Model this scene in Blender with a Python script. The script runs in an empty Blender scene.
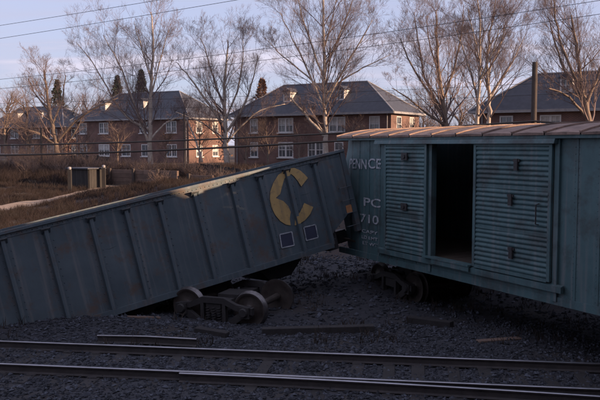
import bpy, math, random
import numpy as np
from mathutils import Vector, Matrix, noise
random.seed(7)
R = math.radians
scene = bpy.context.scene
col = scene.collection

# ------------------------------------------------------------------ camera
F = 757.0 / 600.0                      # focal length / picture width
PITCH = math.atan(55.0 / 757.0)
CAMZ = 4.2
cd = bpy.data.cameras.new('camera')
cam = bpy.data.objects.new('camera', cd); col.objects.link(cam)
cam.location = (0, 0, CAMZ); cam.rotation_euler = (math.pi/2 - PITCH, 0, 0)
cd.sensor_width = 36; cd.lens = 36 * F; cd.clip_start = 0.1; cd.clip_end = 4000
scene.camera = cam

# ------------------------------------------------------------------ sun and sky
SUN_EL = R(12.8)
SUN_H = Vector((0.954, -0.30, 0)).normalized()
sun_dir = Vector((SUN_H.x*math.cos(SUN_EL), SUN_H.y*math.cos(SUN_EL), math.sin(SUN_EL)))
sl = bpy.data.lights.new('sun', 'SUN'); so = bpy.data.objects.new('sun', sl); col.objects.link(so)
sl.energy = 5.0; sl.angle = R(0.5); sl.color = (1.0, 0.66, 0.42)
so.rotation_euler = (-sun_dir).to_track_quat('-Z', 'Y').to_euler()
so.location = (30, -10, 30)

world = bpy.data.worlds.new('World'); scene.world = world; world.use_nodes = True
nt = world.node_tree; nt.nodes.clear()
def N(t, **k):
    n = nt.nodes.new(t)
    for a, b in k.items(): setattr(n, a, b)
    return n
out = N('ShaderNodeOutputWorld'); bg = N('ShaderNodeBackground'); bg.inputs[1].default_value = 0.15
sky = N('ShaderNodeTexSky', sky_type='NISHITA'); sky.sun_disc = False
sky.sun_elevation = SUN_EL; sky.sun_rotation = math.atan2(SUN_H.x, SUN_H.y)
sky.altitude = 100; sky.air_density = 1.0; sky.dust_density = 1.2; sky.ozone_density = 4.0
tc = N('ShaderNodeTexCoord'); sep = N('ShaderNodeSeparateXYZ'); nt.links.new(tc.outputs['Generated'], sep.inputs[0])
za = N('ShaderNodeMath', operation='MAXIMUM'); nt.links.new(sep.outputs[2], za.inputs[0]); za.inputs[1].default_value = 0.0
zb = N('ShaderNodeMath', operation='ADD'); nt.links.new(za.outputs[0], zb.inputs[0]); zb.inputs[1].default_value = 0.12
dx = N('ShaderNodeMath', operation='DIVIDE'); nt.links.new(sep.outputs[0], dx.inputs[0]); nt.links.new(zb.outputs[0], dx.inputs[1])
dy = N('ShaderNodeMath', operation='DIVIDE'); nt.links.new(sep.outputs[1], dy.inputs[0]); nt.links.new(zb.outputs[0], dy.inputs[1])
cmb = N('ShaderNodeCombineXYZ'); nt.links.new(dx.outputs[0], cmb.inputs[0]); nt.links.new(dy.outputs[0], cmb.inputs[1])
mp = N('ShaderNodeMapping'); mp.inputs['Scale'].default_value = (0.35, 1.5, 1); mp.inputs['Rotation'].default_value = (0, 0, R(8)); mp.inputs['Location'].default_value = (0.6, 0.4, 0)
nt.links.new(cmb.outputs[0], mp.inputs[0])
nz = N('ShaderNodeTexNoise'); nz.inputs['Scale'].default_value = 1.0; nz.inputs['Detail'].default_value = 5; nz.inputs['Roughness'].default_value = 0.55
nt.links.new(mp.outputs[0], nz.inputs['Vector'])
rmp = N('ShaderNodeValToRGB'); rmp.color_ramp.elements[0].position = 0.40; rmp.color_ramp.elements[1].position = 0.66
rmp.color_ramp.elements[0].color = (0.75, 0.75, 0.75, 1); rmp.color_ramp.elements[1].color = (0.98, 0.98, 0.98, 1)
nt.links.new(nz.outputs[0], rmp.inputs[0])
mx = N('ShaderNodeMix', data_type='RGBA'); nt.links.new(rmp.outputs[0], mx.inputs[0])
nt.links.new(sky.outputs[0], mx.inputs[6]); mx.inputs[7].default_value = (2.15, 2.1, 2.4, 1)
rm2 = N('ShaderNodeValToRGB'); rm2.color_ramp.elements[0].position = 0.52; rm2.color_ramp.elements[1].position = 0.70; nt.links.new(nz.outputs[0], rm2.inputs[0])
mx2 = N('ShaderNodeMix', data_type='RGBA'); nt.links.new(rm2.outputs[0], mx2.inputs[0]); nt.links.new(mx.outputs[2], mx2.inputs[6]); mx2.inputs[7].default_value = (3.1, 2.95, 3.15, 1)
tint = N('ShaderNodeMix', data_type='RGBA', blend_type='MULTIPLY'); tint.inputs[0].default_value = 1; tint.inputs[7].default_value = (.97, .965, 1.08, 1)
nt.links.new(mx2.outputs[2], tint.inputs[6]); nt.links.new(tint.outputs[2], bg.inputs[0]); nt.links.new(bg.outputs[0], out.inputs[0])

scene.view_settings.view_transform = 'Standard'; scene.view_settings.look = 'None'
scene.view_settings.exposure = 0.95; scene.view_settings.gamma = 1.0

# ------------------------------------------------------------------ helpers
def at(px, py, Y):
    """place on the site: bearing/elevation measured on the photo plus a chosen depth Y in metres"""
    u = (px - 300) / 757.0; v = (200 - py) / 757.0
    d = Vector((u, math.cos(PITCH) + v*math.sin(PITCH), -math.sin(PITCH) + v*math.cos(PITCH)))
    return Vector((0, 0, CAMZ)) + d * (Y / d.y)
def ray(px, py):
    u = (px - 300) / 757.0; v = (200 - py) / 757.0
    return Vector((u, math.cos(PITCH) + v*math.sin(PITCH), -math.sin(PITCH) + v*math.cos(PITCH)))
def on_z(px, py, z):
    d = ray(px, py); return Vector((0, 0, CAMZ)) + d * ((z - CAMZ) / d.z)

class MB:
    def __init__(s): s.v = []; s.f = []
    def quad(s, a, b, c, d):
        n = len(s.v); s.v += [tuple(a), tuple(b), tuple(c), tuple(d)]; s.f.append((n, n+1, n+2, n+3)); return s
    def poly(s, pts):
        n = len(s.v); s.v += [tuple(p) for p in pts]; s.f.append(tuple(range(n, n+len(pts)))); return s
    def box(s, x0, x1, y0, y1, z0, z1, m=None):
        n = len(s.v)
        vs = [Vector(p) for p in ((x0,y0,z0),(x1,y0,z0),(x1,y1,z0),(x0,y1,z0),(x0,y0,z1),(x1,y0,z1),(x1,y1,z1),(x0,y1,z1))]
        if m: vs = [m @ p for p in vs]
        s.v += [tuple(p) for p in vs]
        s.f += [tuple(n+i for i in q) for q in ((0,3,2,1),(4,5,6,7),(0,1,5,4),(1,2,6,5),(2,3,7,6),(3,0,4,7))]; return s
    def bar(s, a, b, w, h=None, up=(0,0,1)):
        a = Vector(a); b = Vector(b); h = h or w
        d = (b - a).normalized(); u = Vector(up)
        if abs(d.dot(u)) > .98: u = Vector((1, 0, 0))
        sd = d.cross(u).normalized(); u = sd.cross(d).normalized()
        n = len(s.v)
        for p in (a, b):
            for i, j in ((-1,-1),(1,-1),(1,1),(-1,1)): s.v.append(tuple(p + sd*(i*w/2) + u*(j*h/2)))
        s.f += [tuple(n+i for i in q) for q in ((0,1,2,3),(7,6,5,4),(0,4,5,1),(1,5,6,2),(2,6,7,3),(3,7,4,0))]; return s
    def tube(s, pts, rad, k=6, cap=True):
        pts = [Vector(p) for p in pts]
        if not hasattr(rad, '__len__'): rad = [rad]*len(pts)
        base = len(s.v); prev = None
        for i, p in enumerate(pts):
            d = (pts[min(i+1, len(pts)-1)] - pts[max(i-1, 0)]).normalized()
            if prev is None:
                a = Vector((0,0,1)) if abs(d.z) < .9 else Vector((1,0,0))
                sd = d.cross(a).normalized()
            else:
                sd = (prev - d*prev.dot(d)).normalized()
            prev = sd; t = d.cross(sd)
            for j in range(k):
                an = 2*math.pi*j/k
                s.v.append(tuple(p + (sd*math.cos(an) + t*math.sin(an))*rad[i]))
        for i in range(len(pts)-1):
            for j in range(k):
                a = base+i*k+j; b = base+i*k+(j+1) % k
                s.f.append((a, b, b+k, a+k))
        if cap:
            s.f.append(tuple(base+j for j in reversed(range(k))))
            s.f.append(tuple(base+(len(pts)-1)*k+j for j in range(k)))
        return s
    def prism(s, pts, off):
        """closed polygon pts extruded by vector off"""
        n = len(s.v); k = len(pts); off = Vector(off)
        s.v += [tuple(p) for p in pts] + [tuple(Vector(p)+off) for p in pts]
        s.f.append(tuple(range(n, n+k))[::-1]); s.f.append(tuple(range(n+k, n+2*k)))
        for i in range(k):
            j = (i+1) % k; s.f.append((n+i, n+j, n+k+j, n+k+i))
        return s
    def lathe(s, prof, k=28, axis='y'):
        """prof: list of (radius, axial)"""
        n = len(s.v)
        for r, a in prof:
            for j in range(k):
                t = 2*math.pi*j/k
                s.v.append((r*math.cos(t), a, r*math.sin(t)) if axis == 'y' else (r*math.cos(t), r*math.sin(t), a))
        for i in range(len(prof)-1):
            for j in range(k):
                a = n+i*k+j; b = n+i*k+(j+1) % k
                s.f.append((a, b, b+k, a+k))
        return s
    def mesh(s, name):
        me = bpy.data.meshes.new(name); me.from_pydata(s.v, [], s.f); me.update(); return me
    def build(s, name, mat, parent=None, smooth=False, bevel=0):
        me = s.mesh(name)
        if mat: me.materials.append(mat)
        if smooth: me.polygons.foreach_set('use_smooth', [True]*len(me.polygons))
        o = bpy.data.objects.new(name, me); col.objects.link(o)
        if parent: o.parent = parent
        if bevel:
            b = o.modifiers.new('bevel', 'BEVEL'); b.width = bevel; b.segments = 2; b.limit_method = 'ANGLE'
        return o

def tag(o, label=None, cat=None, group=None, kind=None):
    if label: o['label'] = label
    if cat: o['category'] = cat
    if group: o['group'] = group
    if kind: o['kind'] = kind
    return o
def empty(name, label=None, cat=None, group=None, m=None, loc=None):
    o = bpy.data.objects.new(name, None); col.objects.link(o); o.empty_display_size = .3
    if m is not None: o.matrix_world = m
    if loc is not None: o.location = loc
    return tag(o, label, cat, group)
def inst(o, parent, loc=None, rot=None, name=None):
    c = o.copy(); col.objects.link(c); c.parent = parent
    if loc is not None: c.location = loc
    if rot is not None: c.rotation_euler = rot
    return c

# ------------------------------------------------------------------ materials
def pmat(name, c1, c2=None, scale=3.0, rough=.7, bump=0.0, bscale=None, metal=0.0, wear=None, streak=None, rnd=0.0, spec=.5, coat=0):
    """two-tone procedural paint / earth / metal. wear=(colour, scale, lo, hi); streak=(colour, amount) vertical runs"""
    m = bpy.data.materials.new(name); m.use_nodes = True
    t = m.node_tree; b = t.nodes['Principled BSDF']; L = t.links.new
    b.inputs['Roughness'].default_value = rough; b.inputs['Metallic'].default_value = metal
    b.inputs['Specular IOR Level'].default_value = spec
    tcn = t.nodes.new('ShaderNodeTexCoord')
    c2 = c2 or tuple(x*.75 for x in c1)
    n1 = t.nodes.new('ShaderNodeTexNoise'); n1.inputs['Scale'].default_value = scale; n1.inputs['Detail'].default_value = 6; n1.inputs['Roughness'].default_value = .6
    L(tcn.outputs['Object'], n1.inputs['Vector'])
    r1 = t.nodes.new('ShaderNodeMapRange'); r1.inputs[1].default_value = .32; r1.inputs[2].default_value = .68; L(n1.outputs[0], r1.inputs[0])
    mix = t.nodes.new('ShaderNodeMix'); mix.data_type = 'RGBA'; L(r1.outputs[0], mix.inputs[0])
    mix.inputs[6].default_value = (*c1, 1); mix.inputs[7].default_value = (*c2, 1)
    cur = mix.outputs[2]
    if streak:
        mpn = t.nodes.new('ShaderNodeMapping'); mpn.inputs['Scale'].default_value = (9, 9, .35); L(tcn.outputs['Object'], mpn.inputs[0])
        ns = t.nodes.new('ShaderNodeTexNoise'); ns.inputs['Scale'].default_value = 1.0; ns.inputs['Detail'].default_value = 4; L(mpn.outputs[0], ns.inputs['Vector'])
        rs = t.nodes.new('ShaderNodeMapRange'); rs.inputs[1].default_value = .52; rs.inputs[2].default_value = .72; rs.inputs[4].default_value = streak[1]; L(ns.outputs[0], rs.inputs[0])
        ms = t.nodes.new('ShaderNodeMix'); ms.data_type = 'RGBA'; L(rs.outputs[0], ms.inputs[0]); L(cur, ms.inputs[6]); ms.inputs[7].default_value = (*streak[0], 1); cur = ms.outputs[2]
    if wear:
        nw = t.nodes.new('ShaderNodeTexNoise'); nw.inputs['Scale'].default_value = wear[1]; nw.inputs['Detail'].default_value = 8; nw.inputs['Roughness'].default_value = .7; L(tcn.outputs['Object'], nw.inputs['Vector'])
        rw = t.nodes.new('ShaderNodeMapRange'); rw.inputs[1].default_value = wear[2]; rw.inputs[2].default_value = wear[3]; L(nw.outputs[0], rw.inputs[0])
        mw = t.nodes.new('ShaderNodeMix'); mw.data_type = 'RGBA'; L(rw.outputs[0], mw.inputs[0]); L(cur, mw.inputs[6]); mw.inputs[7].default_value = (*wear[0], 1); cur = mw.outputs[2]
    if rnd:
        oi = t.nodes.new('ShaderNodeObjectInfo'); rr = t.nodes.new('ShaderNodeMapRange'); rr.inputs[3].default_value = 1-rnd; rr.inputs[4].default_value = 1+rnd; L(oi.outputs['Random'], rr.inputs[0])
        hs = t.nodes.new('ShaderNodeHueSaturation'); L(rr.outputs[0], hs.inputs['Value']); L(cur, hs.inputs['Color']); cur = hs.outputs[0]
    L(cur, b.inputs['Base Color'])
    if bump:
        nb = t.nodes.new('ShaderNodeTexNoise'); nb.inputs['Scale'].default_value = bscale or scale*6; nb.inputs['Detail'].default_value = 5; L(tcn.outputs['Object'], nb.inputs['Vector'])
        bp = t.nodes.new('ShaderNodeBump'); bp.inputs['Strength'].default_value = bump; bp.inputs['Distance'].default_value = .02; L(nb.outputs[0], bp.inputs['Height']); L(bp.outputs[0], b.inputs['Normal'])
    return m
def brickmat(name, c1, c2, mortar, sc=1.0):
    m = bpy.data.materials.new(name); m.use_nodes = True
    t = m.node_tree; b = t.nodes['Principled BSDF']; L = t.links.new
    b.inputs['Roughness'].default_value = .9
    tcn = t.nodes.new('ShaderNodeTexCoord'); sp = t.nodes.new('ShaderNodeSeparateXYZ'); L(tcn.outputs['Object'], sp.inputs[0])
    ad = t.nodes.new('ShaderNodeMath'); ad.operation = 'ADD'; L(sp.outputs[0], ad.inputs[0]); L(sp.outputs[1], ad.inputs[1])
    cb = t.nodes.new('ShaderNodeCombineXYZ'); L(ad.outputs[0], cb.inputs[0]); L(sp.outputs[2], cb.inputs[1])
    br = t.nodes.new('ShaderNodeTexBrick'); L(cb.outputs[0], br.inputs['Vector'])
    br.inputs['Color1'].default_value = (*c1, 1); br.inputs['Color2'].default_value = (*c2, 1); br.inputs['Mortar'].default_value = (*mortar, 1)
    br.inputs['Scale'].default_value = 1/sc; br.inputs['Brick Width'].default_value = .22; br.inputs['Row Height'].default_value = .075; br.inputs['Mortar Size'].default_value = .008
    n1 = t.nodes.new('ShaderNodeTexNoise'); n1.inputs['Scale'].default_value = .7; n1.inputs['Detail'].default_value = 6; L(tcn.outputs['Object'], n1.inputs['Vector'])
    r1 = t.nodes.new('ShaderNodeMapRange'); r1.inputs[1].default_value = .3; r1.inputs[2].default_value = .7; r1.inputs[3].default_value = .7; r1.inputs[4].default_value = 1.25; L(n1.outputs[0], r1.inputs[0])
    hs = t.nodes.new('ShaderNodeHueSaturation'); L(br.outputs[0], hs.inputs['Color']); L(r1.outputs[0], hs.inputs['Value']); L(hs.outputs[0], b.inputs['Base Color'])
    return m

M = {}
M['hopper'] = pmat('hopper_paint', (.098,.133,.152), (.07,.098,.116), 1.2, .55, .15, 14, wear=((.115,.088,.075), 1.5, .52, .66), streak=((.17,.18,.185), .75))
M['hopper_in'] = pmat('hopper_rust', (.09,.06,.045), (.05,.04,.035), 2, .9, .3, 20)
M['yellow'] = pmat('emblem_yellow', (.56,.38,.15), (.42,.29,.12), 3, .65, .1, 20, wear=((.16,.14,.12), 6, .56, .68), streak=((.3,.22,.12), .7))
M['white'] = pmat('stencil_white', (.5,.52,.56), (.34,.37,.4), 6, .7, wear=((.1,.15,.16), 9, .5, .62))
M['stencil'] = pmat('stencil_black', (.05,.06,.10), (.04,.045,.08), 4, .6)
M['green'] = pmat('boxcar_green', (.078,.152,.164), (.056,.112,.122), 1.0, .6, .15, 12, wear=((.05,.068,.07), 1.3, .5, .66), streak=((.16,.18,.185), .8))
M['doorgreen'] = pmat('door_green', (.082,.158,.168), (.06,.118,.128), 1.6, .6, .15, 12, wear=((.055,.072,.073), 1.5, .5, .66), streak=((.16,.18,.185), .8), rnd=.06)
M['roof'] = pmat('boxcar_roof_rust', (.30,.205,.165), (.16,.11,.09), 2.6, .85, .5, 22, wear=((.09,.065,.055), 2.2, .54, .68), rnd=.2)
M['wood'] = pmat('old_wood', (.085,.062,.045), (.055,.042,.034), 3, .9, .4, 25, rnd=.2)
M['steel'] = pmat('dark_steel', (.045,.042,.042), (.028,.026,.027), 4, .7, .3, 25)
M['wheel'] = pmat('wheel_steel', (.10,.085,.075), (.055,.045,.042), 5, .5, .2, 25, metal=.3)
M['tread'] = pmat('wheel_tread', (.22,.21,.21), (.12,.11,.11), 8, .42, metal=.7)
M['railside'] = pmat('rail_rust', (.072,.064,.063), (.045,.041,.042), 5, .75, .3, 30)
M['railtop'] = pmat('rail_head', (.52,.52,.57), (.36,.36,.38), 3, .32, .08, 40, metal=.9)
M['tie'] = pmat('sleeper_wood', (.04,.037,.037), (.027,.025,.026), 4, .92, .5, 22, rnd=.25)
M['ground'] = None
M['gravel'] = pmat('ballast_stone', (.056,.062,.078), (.034,.038,.048), 6, .9, .3, 30)
M['brick'] = brickmat('house_brick', (.155,.07,.053), (.115,.054,.044), (.19,.165,.15))
M['brick2'] = brickmat('blocker_brick', (.18,.08,.06), (.13,.06,.05), (.22,.19,.17))  # brick of the two unseen buildings added for shade
M['slate'] = pmat('slate_roof', (.058,.063,.08), (.038,.042,.055), 2.5, .65, .3, 12, wear=((.07,.068,.07), 4, .6, .7))
M['trim'] = pmat('house_trim', (.62,.61,.6), (.5,.49,.48), 4, .6)
M['hipcap'] = pmat('hip_flashing', (.3,.29,.29), (.2,.2,.21), 4, .5)
M['glass'] = pmat('window_glass', (.05,.06,.075), (.10,.11,.12), 1.5, .08, spec=.8)
M['curtain'] = pmat('window_curtain', (.55,.53,.5), (.4,.38,.36), 5, .9)
M['bark'] = pmat('pale_bark', (.46,.39,.33), (.28,.23,.19), 2.2, .9, .4, 12, wear=((.58,.52,.45), 3.5, .55, .66))
M['bark2'] = pmat('brown_bark', (.23,.17,.13), (.13,.1,.08), 2.2, .9, .4, 12)
M['twig'] = pmat('twig_bark', (.20,.145,.135), (.13,.097,.093), .5, .9)
M['twig2'] = pmat('far_twig_bark', (.17,.12,.10), (.12,.09,.08), .5, .9)
M['conifer'] = pmat('conifer_needles', (.035,.055,.035), (.02,.035,.025), .8, .85)
M['rustleaf'] = pmat('dead_leaves', (.19,.095,.05), (.12,.065,.04), .8, .9)
M['pole'] = pmat('pole_wood', (.07,.055,.048), (.045,.036,.033), 4, .9, .4, 20)
M['wire'] = pmat('wire_black', (.025,.025,.028), (.02,.02,.02), 4, .6)
M['path'] = pmat('dirt_road', (.36,.27,.2), (.27,.2,.15), .6, .95, .4, 6)
M['tar'] = pmat('tarred_board', (.03,.027,.026), (.02,.018,.018), 3, .8, .4, 18, rnd=.2)
M['plank'] = pmat('weathered_plank', (.17,.115,.09), (.105,.075,.06), 2, .9, .4, 18, rnd=.25)
M['weed'] = pmat('dry_weed', (.066,.05,.039), (.042,.032,.027), 1, .95)
M['carpaint'] = pmat('car_paint', (.3,.31,.33), (.27,.28,.3), 2, .3, coat=1)
M['rubber'] = pmat('tyre_rubber', (.02,.02,.02), (.03,.03,.03), 5, .9)
M['orange'] = pmat('glint_orange', (.62,.30,.13), (.45,.2,.09), 6, .7)  # colour of the painted sun glint on the hopper end

def per_piece(m, lo, hi):
    t = m.node_tree; b = t.nodes['Principled BSDF']; src = b.inputs['Base Color'].links[0].from_socket
    g_ = t.nodes.new('ShaderNodeNewGeometry'); r_ = t.nodes.new('ShaderNodeMapRange'); r_.inputs[3].default_value = lo; r_.inputs[4].default_value = hi
    pw = t.nodes.new('ShaderNodeMath'); pw.operation = 'POWER'; pw.inputs[1].default_value = 2.2
    t.links.new(g_.outputs['Random Per Island'], pw.inputs[0]); t.links.new(pw.outputs[0], r_.inputs[0])
    h = t.nodes.new('ShaderNodeHueSaturation'); t.links.new(src, h.inputs['Color']); t.links.new(r_.outputs[0], h.inputs['Value']); t.links.new(h.outputs[0], b.inputs['Base Color'])
per_piece(M['gravel'], .55, 2.1)
# ground: cinders by the tracks, brown earth and dead grass beyond
def ground_material():
    m = bpy.data.materials.new('ground_earth'); m.use_nodes = True
    t = m.node_tree; b = t.nodes['Principled BSDF']; L = t.links.new; b.inputs['Roughness'].default_value = .95
    tcn = t.nodes.new('ShaderNodeTexCoord'); sp = t.nodes.new('ShaderNodeSeparateXYZ'); L(tcn.outputs['Object'], sp.inputs[0])
    def noise_(s, d=6):
        n = t.nodes.new('ShaderNodeTexNoise'); n.inputs['Scale'].default_value = s; n.inputs['Detail'].default_value = d; n.inputs['Roughness'].default_value = .65; L(tcn.outputs['Object'], n.inputs['Vector']); return n.outputs[0]
    def mixc(f, a, c):
        x = t.nodes.new('ShaderNodeMix'); x.data_type = 'RGBA'; L(f, x.inputs[0])
        for i, q in ((6, a), (7, c)):
            if isinstance(q, tuple): x.inputs[i].default_value = (*q, 1)
            else: L(q, x.inputs[i])
        return x.outputs[2]
    def rng(i, a, c):
        r = t.nodes.new('ShaderNodeMapRange'); r.inputs[1].default_value = a; r.inputs[2].default_value = c; L(i, r.inputs[0]); return r.outputs[0]
    cinder = mixc(rng(noise_(5), .35, .65), (.048,.05,.06), (.03,.032,.04))
    cinder = mixc(rng(noise_(.5), .5, .7), cinder, (.042,.034,.029))
    earth = mixc(rng(noise_(.8), .35, .65), (.055,.034,.027), (.03,.02,.017))
    earth = mixc(rng(noise_(.22), .5, .62), earth, (.07,.057,.038))
    yy = t.nodes.new('ShaderNodeMath'); yy.operation = 'ADD'; L(sp.outputs[1], yy.inputs[0])
    sc = t.nodes.new('ShaderNodeMath'); sc.operation = 'MULTIPLY'; L(noise_(.3), sc.inputs[0]); sc.inputs[1].default_value = 8; L(sc.outputs[0], yy.inputs[1])
    c = mixc(rng(yy.outputs[0], 29, 34), cinder, earth)
    L(c, b.inputs['Base Color'])
    bp = t.nodes.new('ShaderNodeBump'); bp.inputs['Strength'].default_value = .7; bp.inputs['Distance'].default_value = .05; L(noise_(9, 8), bp.inputs['Height']); L(bp.outputs[0], b.inputs['Normal'])
    return m
M['ground'] = ground_material()

# ------------------------------------------------------------------ terrain
def sstep(a, b, x):
    t = min(1, max(0, (x-a)/(b-a))); return t*t*(3-2*t)
MOUNDS = [(-3.6, 17.0, 1.6, .9, .16), (-6.8, 17.3, 2.0, 1.0, .30), (.6, 19.6, 1.8, 1.2, .18), (3.2, 21.8, 2.6, 1.0, .55), (5.2, 23.5, 3.5, 1.2, .45), (-.5, 25, 5, 1.5, .35),
          (4.6, 16.6, 1.6, 1.4, .12)]
def gz(x, y):
    z = 1.95*sstep(34, 64, y)
    if 20 < y < 75 and -30 < x < 25:
        t = (x+15)*.743 - (y-49)*.668; d = (x+15)*.668 + (y-49)*.743     # spoil bank: along, across
        z += 2.0*sstep(-1, 14, t)*(1-sstep(18, 26, t))*math.exp(-(d/(3.0 if d < 0 else 4.5))**2)*(1+.22*noise.noise(Vector((x*.5,y*.5,2)))+.12*noise.noise(Vector((x*1.4,y*1.4,6))))
    if 2 < y < 42 and -6 < x < 22:      # added berm that blocks low sun passing under the boxcars
        u = (x-1.16)*.463 - (y-22)*.8865; w = (x-1.16)*.8865 + (y-22)*.463 - 4.5
        z += 1.8*sstep(-13, -9, u)*math.exp(-(w/1.05)**2)*(1+.15*noise.noise(Vector((x*.8, y*.8, 4))))
    if 11 < y < 15.6: z += .034
    for mx_, my_, sx, sy, h in MOUNDS: z += h*math.exp(-((x-mx_)/sx)**2 - ((y-my_)/sy)**2)
    if y < 90 and abs(x) < 60:
        k = .5 if 11 < y < 15.6 else 1.0
        z += k*(.05*noise.noise(Vector((x*.9, y*.9, 0))) + .02*noise.noise(Vector((x*2.7, y*2.7, 3)))) + .25*sstep(28, 45, y)*noise.noise(Vector((x*.12, y*.12, 7)))
    return z
def axis(vals):
    o = []
    for a, b, s in vals:
        n = max(1, int(round((b-a)/s))); o += [a + (b-a)*i/n for i in range(n)]
    return o + [vals[-1][1]]
gx = axis([(-2500,-300,400), (-300,-60,30), (-60,-22,1.5), (-22,-14,.4), (-14,14,.16), (14,60,1.5), (60,300,30), (300,2500,400)])
gy = axis([(-600,-20,60), (-20,9,3), (9,27,.16), (27,60,.35), (60,75,.8), (75,130,5), (130,400,40), (400,3000,400)])
mb = MB(); nx = len(gx)
mb.v = [(x, y, gz(x, y)) for y in gy for x in gx]
mb.f = [(j*nx+i, j*nx+i+1, (j+1)*nx+i+1, (j+1)*nx+i) for j in range(len(gy)-1) for i in range(nx-1)]
g = mb.build('ground', M['ground'], smooth=True); tag(g, kind='structure')

# the lit dirt road at the left, following the ground
def ribbon(name, pts, width, mat, lift=.03, n=60):
    mb = MB(); pts = [Vector(p) for p in pts]; P = []
    seg = len(pts)-1
    for i in range(n+1):
        t = i/n*seg; k = min(int(t), seg-1); P.append(pts[k].lerp(pts[k+1], t-k))
    for i, p in enumerate(P):
        d = (P[min(i+1, n)] - P[max(i-1, 0)]).normalized(); sd = Vector((-d.y, d.x))
        for j in range(5):
            w = width*(j/4-.5)*(1+.25*noise.noise(Vector((i*.3, j, 5))))
            q = Vector((p.x, p.y)) + sd*w; mb.v.append((q.x, q.y, gz(q.x, q.y)+lift))
    for i in range(n):
        for j in range(4): a = i*5+j; mb.f.append((a, a+1, a+6, a+5))
    o = mb.build(name, mat, smooth=True); tag(o, kind='structure'); return o
ribbon('dirt_road', [(-40,34,0), (-20,41,0), (-14.5,47,0), (-12.5,52.5,0)], 2.4, M['path'], .05)
ribbon('street', [(-70,104,0), (-34,81,0), (-18,72,0), (2,59,0), (20,44.5,0), (45,28,0)], 6.0, pmat('asphalt', (.06,.058,.056), (.045,.044,.044), 1, .9, .2, 8), .06, 120)

# ------------------------------------------------------------------ foreground track
RT = .21                                            # rail head height
PA = on_z(50, 342.5, RT); PB = on_z(565, 362, RT)
tdir = (PB - PA); tdir.z = 0; tdir.normalize(); tnrm = Vector((-tdir.y, tdir.x, 0))   # towards far side
if tnrm.y < 0: tnrm = -tnrm
tyaw = math.atan2(tdir.y, tdir.x)
track_o = PA.copy(); track_o.z = 0
track = empty('railway_track', 'nearest railway track with two worn rails crossing the bottom of the picture', 'railway track', loc=track_o)
track.rotation_euler = (0, 0, tyaw)
RAILP = [(-.07,0),(.07,0),(.07,.012),(.012,.03),(.012,.12),(.034,.13),(.036,.155),(-.036,.155),(-.034,.13),(-.012,.12),(-.012,.03),(-.07,.012)]
def rail_mesh(mbs, mbt, pts, z0=0.0):
    pts = [Vector(p) for p in pts]; k = len(RAILP)
    base = len(mbs.v)
    for i, p in enumerate(pts):
        d = (pts[min(i+1, len(pts)-1)] - pts[max(i-1, 0)]).normalized(); sd = d.cross(Vector((0,0,1))).normalized(); up = sd.cross(d)
        for a, b in RAILP: mbs.v.append(tuple(p + sd*a + up*(b+z0)))
    for i in range(len(pts)-1):
        for j in range(k):
            if j == 6: continue
            a = base+i*k+j; b = base+i*k+(j+1) % k; mbs.f.append((a, a+k, b+k, b))
    mbs.f.append(tuple(range(base, base+k))); mbs.f.append(tuple(range(base+(len(pts)-1)*k, base+len(pts)*k))[::-1])
    b0 = len(mbt.v)
    for i, p in enumerate(pts):
        d = (pts[min(i+1, len(pts)-1)] - pts[max(i-1, 0)]).normalized(); sd = d.cross(Vector((0,0,1))).normalized(); up = sd.cross(d)
        for a, b in ((.036,.155),(.022,.163),(-.022,.163),(-.036,.155)): mbt.v.append(tuple(p + sd*a + up*(b+z0)))
    for i in range(len(pts)-1):
        for j in range(3): a = b0+i*4+j; mbt.f.append((a, a+4, a+5, a+1))
def rail(parent, pts, z0=.05, name='rail', label=None):
    s, t = MB(), MB(); rail_mesh(s, t, pts, z0)
    o = s.build(name, M['railside'], parent); t.build('rail_head', M['railtop'], o)
    if label: tag(o, label)
    return o
G = 1.505
def wob(x, k): return .012*noise.noise(Vector((x*.4, k, 0)))
rail(track, [(x, wob(x, 1), .0) for x in np.arange(-14, 22, .6)])
rail(track, [(x, -G+wob(x, 2), 0) for x in np.arange(-14, 22, .6)])
# diverging rail of a turnout on the near side
rail(track, [(x, -G-.11-.011*max(0, x-4.0)**1.75, 0) for x in np.arange(3.2, 22, .6)], label='diverging rail of the turnout on the near side')
tie_mb = MB().box(-.115,.115,-1.3,1.3,-.13,.055)
tie0 = tie_mb.build('sleeper', M['tie'], track, bevel=.012); ties = [tie0]
for i in range(60):
    x = -13.5 + i*.58
    o = tie0 if i == 0 else inst(tie0, track)
    ext = max(0, x-4.0)*.05
    o.location = (x+random.uniform(-.04,.04), -G/2-ext+random.uniform(-.06,.06), random.uniform(-.012,.0)); o.rotation_euler = (random.uniform(-.006,.006), 0, random.uniform(-.03,.03))
    o.scale = (random.uniform(.92,1.08), 1+ext*.75, 1)
pl_mb = MB().box(-.09,.09,-.13,.13,.052,.062)
pl0 = pl_mb.build('tie_plate', M['railside'], track)
first = True
for i in range(60):
    x = -13.5 + i*.58
    for yy in (0, -G):
        o = pl0 if first else inst(pl0, track); first = False; o.location = (x, yy, -.004)

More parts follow.
